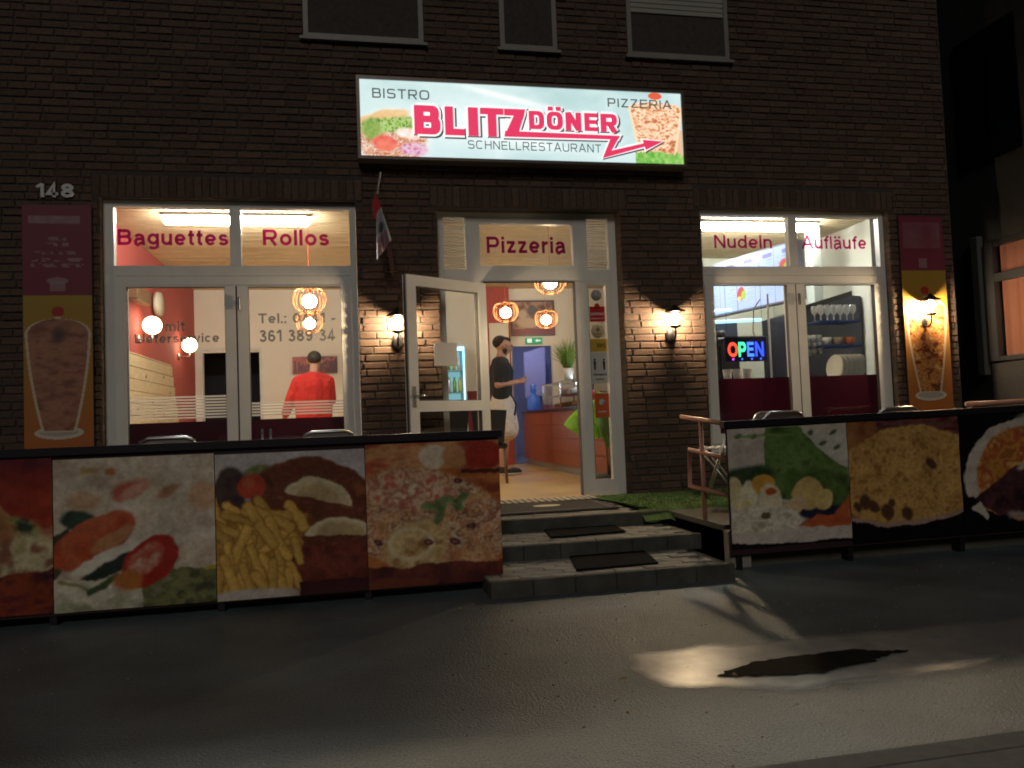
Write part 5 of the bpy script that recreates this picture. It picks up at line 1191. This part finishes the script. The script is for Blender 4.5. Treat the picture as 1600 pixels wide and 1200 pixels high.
# ================================================================== FLAG
fl=empty('small_flag',(.28,-.02,2.98),0,'small folded red and white flag hanging from a short pole under the sign','flag')
b_=MB(); b_.tube([(.0,0,.0),(-.0,-.33,-.02),(-.035,-.36,-.22)],.008,6); b_.build('flag_pole',mat('pale_pole',(.4,.38,.36),.4),fl)
P=Paint(24,60,.4,(.35,.37,.38)); P.mix((P.V>.72).astype(float),(.45,.04,.04)); P.mix(((P.V<.30)).astype(float)*.8,(.28,.12,.14)); P.mix(P.ell(.2,.42,.12,.09,0,.5,.5)*.9,(.08,.05,.07)); P.mix(((P.U<.05)|(P.U>.35)).astype(float)*(P.V<.72),(.6,.62,.62))
V_=[]
for j in range(60):
    t=1-j/59
    for i in range(24):
        s=i/23; L0=Vector((-.075+.03*(1-abs(t-.5)*2)*0,-.34,-.22)); 
        top_=Vector((-.045,-.36,-.20)); lft=Vector((-.055,-.36,-.80)); rgt=Vector((.075,-.34,-.62))
        w_=t**.9; e0=top_.lerp(lft,w_); e1=top_.lerp(rgt,w_)
        p=e0.lerp(e1,s); p.y+=.022*math.sin(s*9+t*3)*w_; p.z-= .05*w_*(1-s)*0; V_.append(p[:])
o=sheet_mesh('flag_cloth',np.array(V_),24,60,P.c.reshape(-1,3),printM,fl); so3=o.modifiers.new('s','SOLIDIFY'); so3.thickness=.0015
b_=MB(); b_.prism([(-.085,-.32),(-.045,-.22),(-.05,-.45),(-.075,-.42)],-.375,-.372); b_.build('red_fold',mat('flag_red',(.42,.04,.04),.8),fl)
b_=MB(); b_.prism([(.03,-.68),(.07,-.64),(.095,-.90),(.075,-.95)],-.345,-.342); b_.build('brown_tail',mat('flag_brown',(.13,.05,.035),.8),fl)

# ================================================================== BANNER FENCES
railM=mat('dark_rail',(.02,.016,.02),.35,.3); woodrail=mat('pink_lit_rail',(.42,.20,.15),.45,ns=8,na=.1)  # pink light on the tube handrails is put into their colour
YF=-2.30
def blank(nx,base): return Paint(nx,nx,.93,base)
def pA():
    P=blank(190,(.25,.05,.03)); P.tex(np.ones_like(P.U),[(.12,.02,.03),(.38,.08,.04),(.30,.05,.03)],3,2); P.mix(P.poly([(0,.55),(0,1),(.35,1),(.55,.80),(.74,.62),(.60,.5),(.3,.45)]),(.45,.25,.14)); P.mix(np.clip((P.V-.8)*4,0,1)*(P.U>.45),(.10,.02,.05))
    P.tex(P.ell(.70,.50,.16,.13,10,.3,.4,3),[(.06,.08,.05),(.35,.36,.16),(.16,.2,.06)],14,4); P.tex(P.ell(.40,.30,.75,.20,8,.3,.4,6),[(.42,.36,.2),(.55,.5,.34),(.3,.15,.1)],12,5); P.tex((P.V<.18+.12*P.U).astype(float),[(.08,.02,.04),(.3,.08,.03),(.16,.03,.06)],7,7,1,2)
    P.mix(P.ell(.55,.60,.20,.1,-30,.3)*.8,(.42,.20,.10)); return P
def pB():
    P=blank(210,(.55,.48,.40)); P.tex(np.ones_like(P.U),[(.46,.38,.32),(.60,.55,.47),(.54,.47,.38)],3.5,5); P.tex(np.ones_like(P.U)*.35,[(.4,.3,.22),(.62,.57,.5)],26,15)
    for a in ((.42,.78,.10,.055,30,(.45,.10,.07)),(.66,.76,.09,.03,30,(.42,.22,.14)),(.17,.72,.10,.06,0,(.50,.33,.22)),(.33,.90,.035,.03,20,(.38,.16,.03)),(.20,.92,.06,.02,0,(.42,.32,.12)),(.86,.72,.08,.10,0,(.52,.34,.22))): P.mix(P.ell(a[0],a[1],a[2],a[3],a[4],.5,.5,int(a[0]*50))*.85,a[5])
    P.mix(P.ell(.47,.78,.10,.035,30,.5),(.55,.33,.26)); P.tex(P.ell(.13,.60,.10,.07,-20,.3,.4,2),[(.05,.08,.06),(.10,.14,.10)],8,3)
    P.mix(P.poly([(0,.20),(0,.50),(.08,.56),(.10,.42),(.05,.3)]),(.10,.09,.05))
    P.tex(P.ell(.22,.46,.28,.135,32,.08,.06,4),[(.40,.09,.04),(.50,.17,.08),(.45,.12,.05)],5,6); P.mix(P.ell(.33,.46,.14,.045,30,.3),(.50,.27,.15))
    P.mix(P.ell(.30,.345,.235,.045,26,.25),(.60,.57,.50)); P.mix(P.ell(.34,.285,.22,.045,28,.25),(.04,.06,.045)); P.tex((P.V<.22-.1*P.U).astype(float)*(P.U<.5),[(.45,.42,.34),(.60,.56,.48),(.3,.3,.2)],6,8); P.mix(P.cap(.03,.20,.30,.10,.012),(.30,.28,.15)); P.mix(P.cap(.2,.12,.36,.22,.018),(.10,.14,.07))
    P.tex((P.V<.24).astype(float)*(P.U>.50),[(.10,.11,.06),(.26,.26,.13),(.16,.18,.08),(.3,.28,.2)],9,9); P.mix(P.ell(.55,.30,.20,.135,50,.08,.05,6),(.40,.05,.035)); P.tex(P.ell(.52,.31,.125,.075,50,.3,.2,7),[(.55,.38,.3),(.45,.12,.08),(.6,.5,.42)],10,11); P.mix(P.ell(.42,.18,.08,.07,0,.4),(.46,.20,.06)); P.mix(P.box(.87,.93,.22,.245),(.45,.42,.05)); P.mix(P.ell(.28,.1,.07,.03,20,.4),(.56,.52,.45)); return P
def pC():
    P=blank(230,(.48,.44,.45)); P.tex(np.ones_like(P.U),[(.44,.41,.43),(.52,.48,.48)],3,3)
    P.tex(P.ell(.08,.74,.11,.17,0,.2,.5,4),[(.07,.04,.06),(.13,.08,.08),(.10,.12,.06)],12,5); P.tex(P.ell(.28,.86,.10,.05,0,.4,.7,4),[(.12,.14,.06),(.3,.3,.15)],14,6)
    sch=np.maximum(P.ell(.60,.62,.40,.335,-18,.04,.05,2),P.ell(.80,.40,.30,.30,-30,.05,.05,3)); P.tex(sch,[(.13,.05,.03),(.22,.085,.05),(.17,.06,.035),(.28,.12,.06)],10,7,1,1.3); P.tex((P.V<.34).astype(float)*(P.U>.45),[(.15,.04,.03),(.26,.08,.05),(.18,.05,.035)],8,8)
    for cx,cyy,rx,ry,rot in ((.63,.66,.215,.145,-16),(.76,.40,.215,.125,-3)):
        c,n_=math.cos(R(rot)),math.sin(R(rot)); h=((-(P.U-cx)*n_+(P.V-cyy)*c)>0); P.mix(P.ell(cx,cyy,rx,ry,rot)*h,(.60,.52,.36)); P.mix(P.ell(cx,cyy,rx*.88,ry*.85,rot)*h,(.55,.46,.32)); P.tex(P.ell(cx,cyy+.01,rx*.68,ry*.62,rot,.2)*h,[(.42,.34,.2),(.50,.40,.24)],16,9,3,1)
    P.mix(P.ell(.22,.77,.09,.085,0,.1),(.45,.09,.04)); P.mix(P.ell(.20,.80,.04,.04,0,.6)*.5,(.55,.22,.12))
    P.tex((P.V<.56).astype(float)*(P.U<.50-.05*np.sin(P.V*9)),[(.35,.20,.05),(.45,.28,.08)],8,2)
    rs=random.Random(5)
    for i in range(62):
        x=rs.uniform(.0,.50); y=rs.uniform(.06,.58)-.12*max(0,x-.35); a=R(rs.choice([rs.gauss(90,14),rs.gauss(105,20),rs.gauss(60,25)] if y<.42 else [rs.uniform(110,165)])); L_=rs.uniform(.08,.15); r_=rs.uniform(.022,.032); dx,dy=math.cos(a)*L_,math.sin(a)*L_
        if x+abs(dx)>.54: continue
        P.mix(P.cap(x-dx,y-dy,x+dx,y+dy,r_+.006)*.75,(.28,.13,.03)); tn=rs.uniform(.85,1.12); P.mix(P.cap(x-dx,y-dy,x+dx,y+dy,r_),(.56*tn,.37*tn,.10*tn)); P.mix(P.cap(x-dx-.006,y-dy,x+dx-.006,y+dy,r_*.4,.02)*.5,(.66*tn,.48*tn,.19*tn))
    P.mix(P.ell(.22,.02,.30,.05,0,.4),(.5,.45,.42)); P.mix((P.V<.10).astype(float)*(P.U>.5),(.10,.03,.035)); return P
def pD():
    P=blank(210,(.42,.16,.05)); P.tex(np.ones_like(P.U),[(.30,.09,.04),(.50,.22,.08),(.40,.14,.05)],3,4,.6,3); P.tex((P.V>.80).astype(float),[(.42,.12,.06),(.55,.34,.18),(.36,.08,.05)],4,6,1,3)
    P.mix(P.ell(.47,.90,.10,.09,0,.15),(.58,.50,.40)); P.mix(P.ell(.62,.89,.09,.08,0,.3),(.5,.28,.15)); P.mix(P.ell(.83,.90,.13,.10,0,.15),(.38,.06,.035)); P.mix(P.box(.66,.93,.77,.80),(.14,.04,.03))
    pz=P.ell(.42,.44,.60,.36,-14,.06,.08,4); P.tex(pz,[(.50,.28,.14),(.60,.44,.28),(.45,.18,.09),(.62,.52,.38),(.30,.11,.08),(.55,.38,.2)],11,8,1,1.5,2.4)
    P.tex(P.ell(.30,.66,.32,.13,-5,.4,.5,7),[(.48,.16,.12),(.60,.48,.36),(.42,.14,.1),(.62,.56,.44)],14,9); P.tex(P.ell(.34,.28,.22,.17,20,.3,.4,3),[(.48,.34,.16),(.60,.48,.28),(.35,.2,.09)],10,10); P.mix(P.ell(.30,.30,.16,.12,0,.08)-P.ell(.30,.30,.13,.09,0,.08),(.60,.50,.34))
    for x,y,a in ((.52,.58,20),(.60,.55,-30),(.66,.60,40),(.50,.50,70),(.44,.54,-10)): P.tex(P.ell(x,y,.07,.028,a,.2),[(.13,.20,.07),(.28,.36,.18)],18,3)
    for x,y in ((.63,.72),(.07,.32),(.42,.30),(.60,.30),(.72,.40)): P.mix(P.ell(x,y,.035,.02,-8,.2),(.12,.05,.08)); P.mix(P.ell(x,y,.015,.008,-8,.3),(.35,.18,.15))
    P.tex((P.V<.12+.05*P.noise(5,2)).astype(float),[(.10,.03,.04),(.22,.07,.05)],8,2); P.mix(P.ell(.18,.02,.3,.05),(.2,.07,.04)); return P
def pE():
    P=blank(230,(.45,.42,.38)); P.tex(np.ones_like(P.U),[(.42,.39,.36),(.50,.46,.41)],3,2)
    P.tex(P.poly([(.30,1),(.27,.60),(.40,.40),(.93,.25),(.93,.62),(.80,.70),(.62,.92),(.55,1.0)]),[(.06,.11,.03),(.12,.21,.05),(.17,.27,.08),(.09,.15,.04)],5,4); P.tex(P.poly([(.58,.95),(.93,.95),(.93,.72),(.80,.70)]),[(.42,.42,.38),(.48,.46,.42)],4,5)
    for x,y in ((.08,.93),(.20,.93),(.65,.93),(.75,.85),(.85,.80),(.83,.93)): P.mix(P.ell(x,y,.03,.018,30,.4,.5)*.9,(.10,.13,.05))
    P.tex(P.ell(.16,.60,.20,.09,0,.3,.5,4),[(.04,.07,.04),(.10,.15,.07)],14,6); P.mix(P.ell(.28,.93,.25,.012,0,.5)*.8,(.2,.3,.1))
    P.tex(P.ell(.75,.45,.25,.16,-20,.3,.4,3),[(.05,.09,.03),(.14,.22,.07)],9,7); P.tex(P.ell(.70,.24,.24,.08,-5,.4,.7,3),[(.03,.03,.07),(.06,.05,.10),(.10,.09,.12)],10,8); P.tex(P.poly([(.52,.14),(.66,.24),(.78,.22),(.93,.40),(.93,.12)]),[(.45,.13,.05),(.52,.22,.09)],5,9)
    for a in ((.05,.45,.055,.16,8,(.55,.48,.30)),(.13,.38,.07,.18,-8,(.60,.56,.42)),(.26,.52,.09,.09,0,(.55,.33,.08)),(.31,.38,.09,.15,5,(.58,.52,.38)),(.60,.42,.12,.13,10,(.52,.40,.18)),(.50,.33,.10,.07,35,(.54,.42,.28)),(.72,.36,.07,.09,-20,(.56,.44,.2))): P.mix(P.ell(a[0],a[1],a[2],a[3],a[4],.12,.08,int(a[0]*90)),a[5])
    P.mix(P.ell(.12,.28,.065,.11,-5,.2),(.55,.47,.20)); P.tex(P.ell(.28,.19,.30,.16,-8,.2,.4,7),[(.46,.42,.36),(.60,.56,.48),(.36,.34,.26)],16,10); P.mix(P.ell(.27,.26,.04,.03),(.16,.14,.06)); P.mix(P.ell(.31,.46,.04,.03,0,.5,.6),(.42,.12,.03))
    c=P.V-(.06+.055*np.exp(-((P.U-.45)/.28)**2)*-1+.03*np.abs(P.U-.5)); rim=(P.V<.13)&(P.V>.015+.12*np.clip(.35-P.U,0,1)**1.0*.7); P.mix(rim*(1.*((P.U<.93))),(.50,.45,.42)); P.mix(1.*(P.V<=.015+.12*np.clip(.35-P.U,0,1)*.7+.0),(.02,.015,.02)); P.mix(P.poly([(.50,.15),(.93,.15),(.93,.20),(.60,.2)])*.8,(.42,.12,.05)); return P
def pF():
    P=blank(210,(.015,.012,.014)); top=P.poly([(0,.20),(0,1),(.93,1),(.93,.20)]); P.tex(top,[(.26,.12,.05),(.36,.19,.08),(.18,.06,.04)],4,4); P.tex((P.V>.86).astype(float)*(P.U>.25),[(.12,.03,.03),(.2,.1,.09),(.08,.03,.03)],6,5,1,3)
    pl=P.ell(.50,.52,.62,.42,4,.03); P.tex(pl,[(.30,.17,.06),(.44,.27,.09),(.36,.20,.07),(.52,.36,.14)],9,6,1,1.2,2.0); P.tex(pl*.7,[(.28,.14,.05),(.54,.38,.16),(.40,.24,.08)],24,7)
    low=(P.V<.115+.30*((P.U-.45)/.93)**2).astype(float); rim=(P.V<.155+.26*((P.U-.45)/.93)**2).astype(float); P.mix(rim,(.36,.26,.22)); P.mix(low,(.012,.010,.012))
    for x,y,r_ in ((.12,.33,.05),(.19,.30,.04),(.30,.24,.05),(.46,.22,.05),(.05,.30,.03),(.68,.62,.045),(.34,.32,.03)): P.mix(P.ell(x,y,r_,r_*1.3,20,.4,.6,int(x*99)),(.13,.07,.04))
    return P
def pG():
    P=blank(210,(.013,.010,.012)); P.mix(P.ell(.62,.45,.60,.50,0,.02),(.46,.42,.38)); pl=P.ell(.66,.46,.53,.43,0,.05,.08,4); P.tex(pl,[(.30,.13,.04),(.46,.25,.07),(.36,.10,.05),(.52,.34,.12)],9,6,1,1.2,2.3)
    P.tex(P.poly([(.10,.30),(.30,.42),(.50,.55),(.93,.50),(.93,.08),(.40,.12),(.20,.22)]),[(.04,.02,.03),(.09,.04,.05),(.14,.06,.07)],12,7); P.mix(P.ell(.60,.56,.10,.03,25,.4),(.45,.38,.34)); P.mix(P.poly([(0,.30),(0,0),(.93,0),(.93,.05),(.45,.10),(.22,.20),(.10,.32)]),(.014,.010,.012)); P.mix(P.poly([(.06,.22),(.22,.12),(.24,.16),(.16,.28)]),(.46,.42,.38)); P.mix(P.cap(.42,.14,.90,.10,.03,.03)*.8,(.36,.30,.28))
    P.mix(P.ell(.86,.93,.30,.10,0,.4),(.35,.33,.3)); return P
def banner(x0,x1,zb,zt,tilt,panels,lab,poly_posts):
    t=empty('banner_fence',((x0+x1)/2,YF,ZS),0,lab,'fence'); cx=(x0+x1)/2
    def put(o): o.location=(-cx,-YF,-ZS); return o
    f=lambda x:tilt*(x-x0)
    bk=MB(); v=[(x0,YF+.004,zb),(x1,YF+.004,zb+f(x1)*.3),(x1,YF+.004,zt+f(x1)),(x0,YF+.004,zt)]; bk.add(v+[(a,YF+.012,c) for a,b,c in v],[(0,1,2,3),(7,6,5,4),(0,4,5,1),(1,5,6,2),(2,6,7,3),(3,7,4,0)]); put(bk.build('banner_backing',mat('dark_banner_cloth',(.03,.008,.010),.7),t))
    for (a,b,za,zb_,fn,l) in panels:
        P=fn()
        ny_g,nx_g=P.ny,P.nx; jj,ii=np.mgrid[0:ny_g,0:nx_g]
        wx=(P.noise(7,31,3)-.5)*9+(P.noise(24,32,3)-.5)*3.5; wy=(P.noise(7,33,3)-.5)*9+(P.noise(24,34,3)-.5)*3.5
        fade=np.minimum(1,np.minimum(np.minimum(ii,nx_g-1-ii),np.minimum(jj,ny_g-1-jj))/8.)
        P.c=P.c[np.clip((jj+wy*fade).round().astype(int),0,ny_g-1),np.clip((ii+wx*fade).round().astype(int),0,nx_g-1)]
        for _ in range(2):
            c=P.c.copy(); c[1:-1,1:-1]=(P.c[1:-1,1:-1]*2+P.c[:-2,1:-1]+P.c[2:,1:-1]+P.c[1:-1,:-2]+P.c[1:-1,2:])/6; P.c=c
        gm2=P.c.mean(-1,keepdims=True); P.c=(P.c*.92+gm2*.08)*(.68+.30*P.noise(6,77,5)+.30*P.noise(17,79,3)+.22*(P.noise(60,78,2)-.5))[...,None]; grn=np.clip((P.c[...,1]-P.c[...,0])*6,0,1)[...,None]; gm3=P.c.mean(-1,keepdims=True); P.c=P.c*(1-.38*grn)+gm3*(.34*grn); P.c=np.clip(P.c,0,1)**1.38*1.72*np.array((1,.985,.93))
        o=put(P.sheet('banner_panel',a,b,za+f(a)*.3,zb_+f(a),YF,printM,t,dz0=(f(b)-f(a))*.3,dz1=f(b)-f(a),label=l))
        me=o.data; n_=len(me.vertices); cc_=np.zeros(n_*3,np.float32); me.vertices.foreach_get('co',cc_); cc_=cc_.reshape(-1,3); X_,Z_=cc_[:,0],cc_[:,2]
        cc_[:,1]=YF-.0065+.0022*np.sin(X_*7.1+1.3*np.sin(Z_*5))+.0018*np.sin(X_*19+Z_*11)+.0014*np.sin(Z_*27-X_*4); me.vertices.foreach_set('co',cc_.ravel()); me.polygons.foreach_set('use_smooth',[True]*len(me.polygons)); me.update()
    rl=MB(); y=YF-.012; v=[(x0-.02,y-.01,zt+.0),(x1+.02,y-.01,zt+f(x1)),(x1+.02,y-.01,zt+.045+f(x1)),(x0-.02,y-.01,zt+.045)]; rl.add(v+[(a,y+.06,c) for a,b,c in v],[(0,1,2,3),(7,6,5,4),(0,4,5,1),(1,5,6,2),(2,6,7,3),(3,7,4,0)]); put(rl.build('top_rail',railM,t))
    for px in poly_posts:
        p=MB(); p.box(px-.02,px+.02,YF+.02,YF+.06,ZS,zt+f(px)); put(p.build('post',railM,t))
    return t
banner(-3.4,.885,-.245,.655,0,[(-3.4,-2.56,-.235,.645,pA,'printed food picture mostly outside the left edge'),(-2.555,-1.69,-.225,.645,pA,'printed picture of pink and cream food on a dark red ground'),(-1.685,-.82,-.23,.63,pB,'printed picture of salmon and tomato'),(-.815,.05,-.235,.62,pC,'printed picture of schnitzel, chips and lemon'),(.055,.882,-.235,.64,pD,'printed picture of a pizza')],'long dark rail fence left of the steps with printed food banners',[-2.9,-1.7,-.8,.05,.86])
banner(2.435,5.9,-.20,.650,.013,[(2.44,3.33,-.155,.64,pE,'printed picture of salad with egg'),(3.335,4.22,-.185,.645,pF,'printed picture of baked noodles on a plate'),(4.225,5.08,-.185,.645,pG,'printed picture of a plate with meat'),],'dark rail fence right of the steps with printed food banners',[2.5,3.33,4.22,5.0,5.8])
# pink handrails
def rail(name,polys,r,lab,posts=()):
    t=empty(name,(2.47,-1.9,-.2),0,lab,'handrail'); 
    for nm,pts in polys:
        b_=MB(); b_.tube(pts,r,8); o=b_.build(nm,woodrail,t); o.location=(-2.47,1.9,.2)
    return t
rail('handrail',[('top_bar',[(2.47,-1.50,.735),(2.47,-2.27,.675)]),('post',[(2.47,-1.84,.70),(2.47,-1.84,-.20)]),('loop_bar',[(2.47,-2.27,.44),(2.47,-1.62,.485),(2.47,-1.60,.21),(2.47,-2.27,.19)])],.017,'tube handrail tinted as lit pink beside the steps at the end of the right banner')
t=empty('handrail',(5.7,-1.0,0),0,'pink handrail section behind the right fence at the picture edge','handrail')
b_=MB(); b_.tube([(-.25,0,.745),(1.1,0,.76)],.022,8); b_.build('top_bar',woodrail,t)
for x in (-.2,.95): b_=MB(); b_.tube([(x,0,0),(x,0,.74)],.015,7); b_.build('post',woodrail,t)
# low retaining block beside steps
b_=MB(); b_.box(2.442,2.60,-2.26,-1.26,ZS,-.04,.01); struct('retaining_block',b_,mat('pale_concrete',(.33,.31,.25),.8,ns=12,na=.25,bs=90,bst=.5,bd=.004))
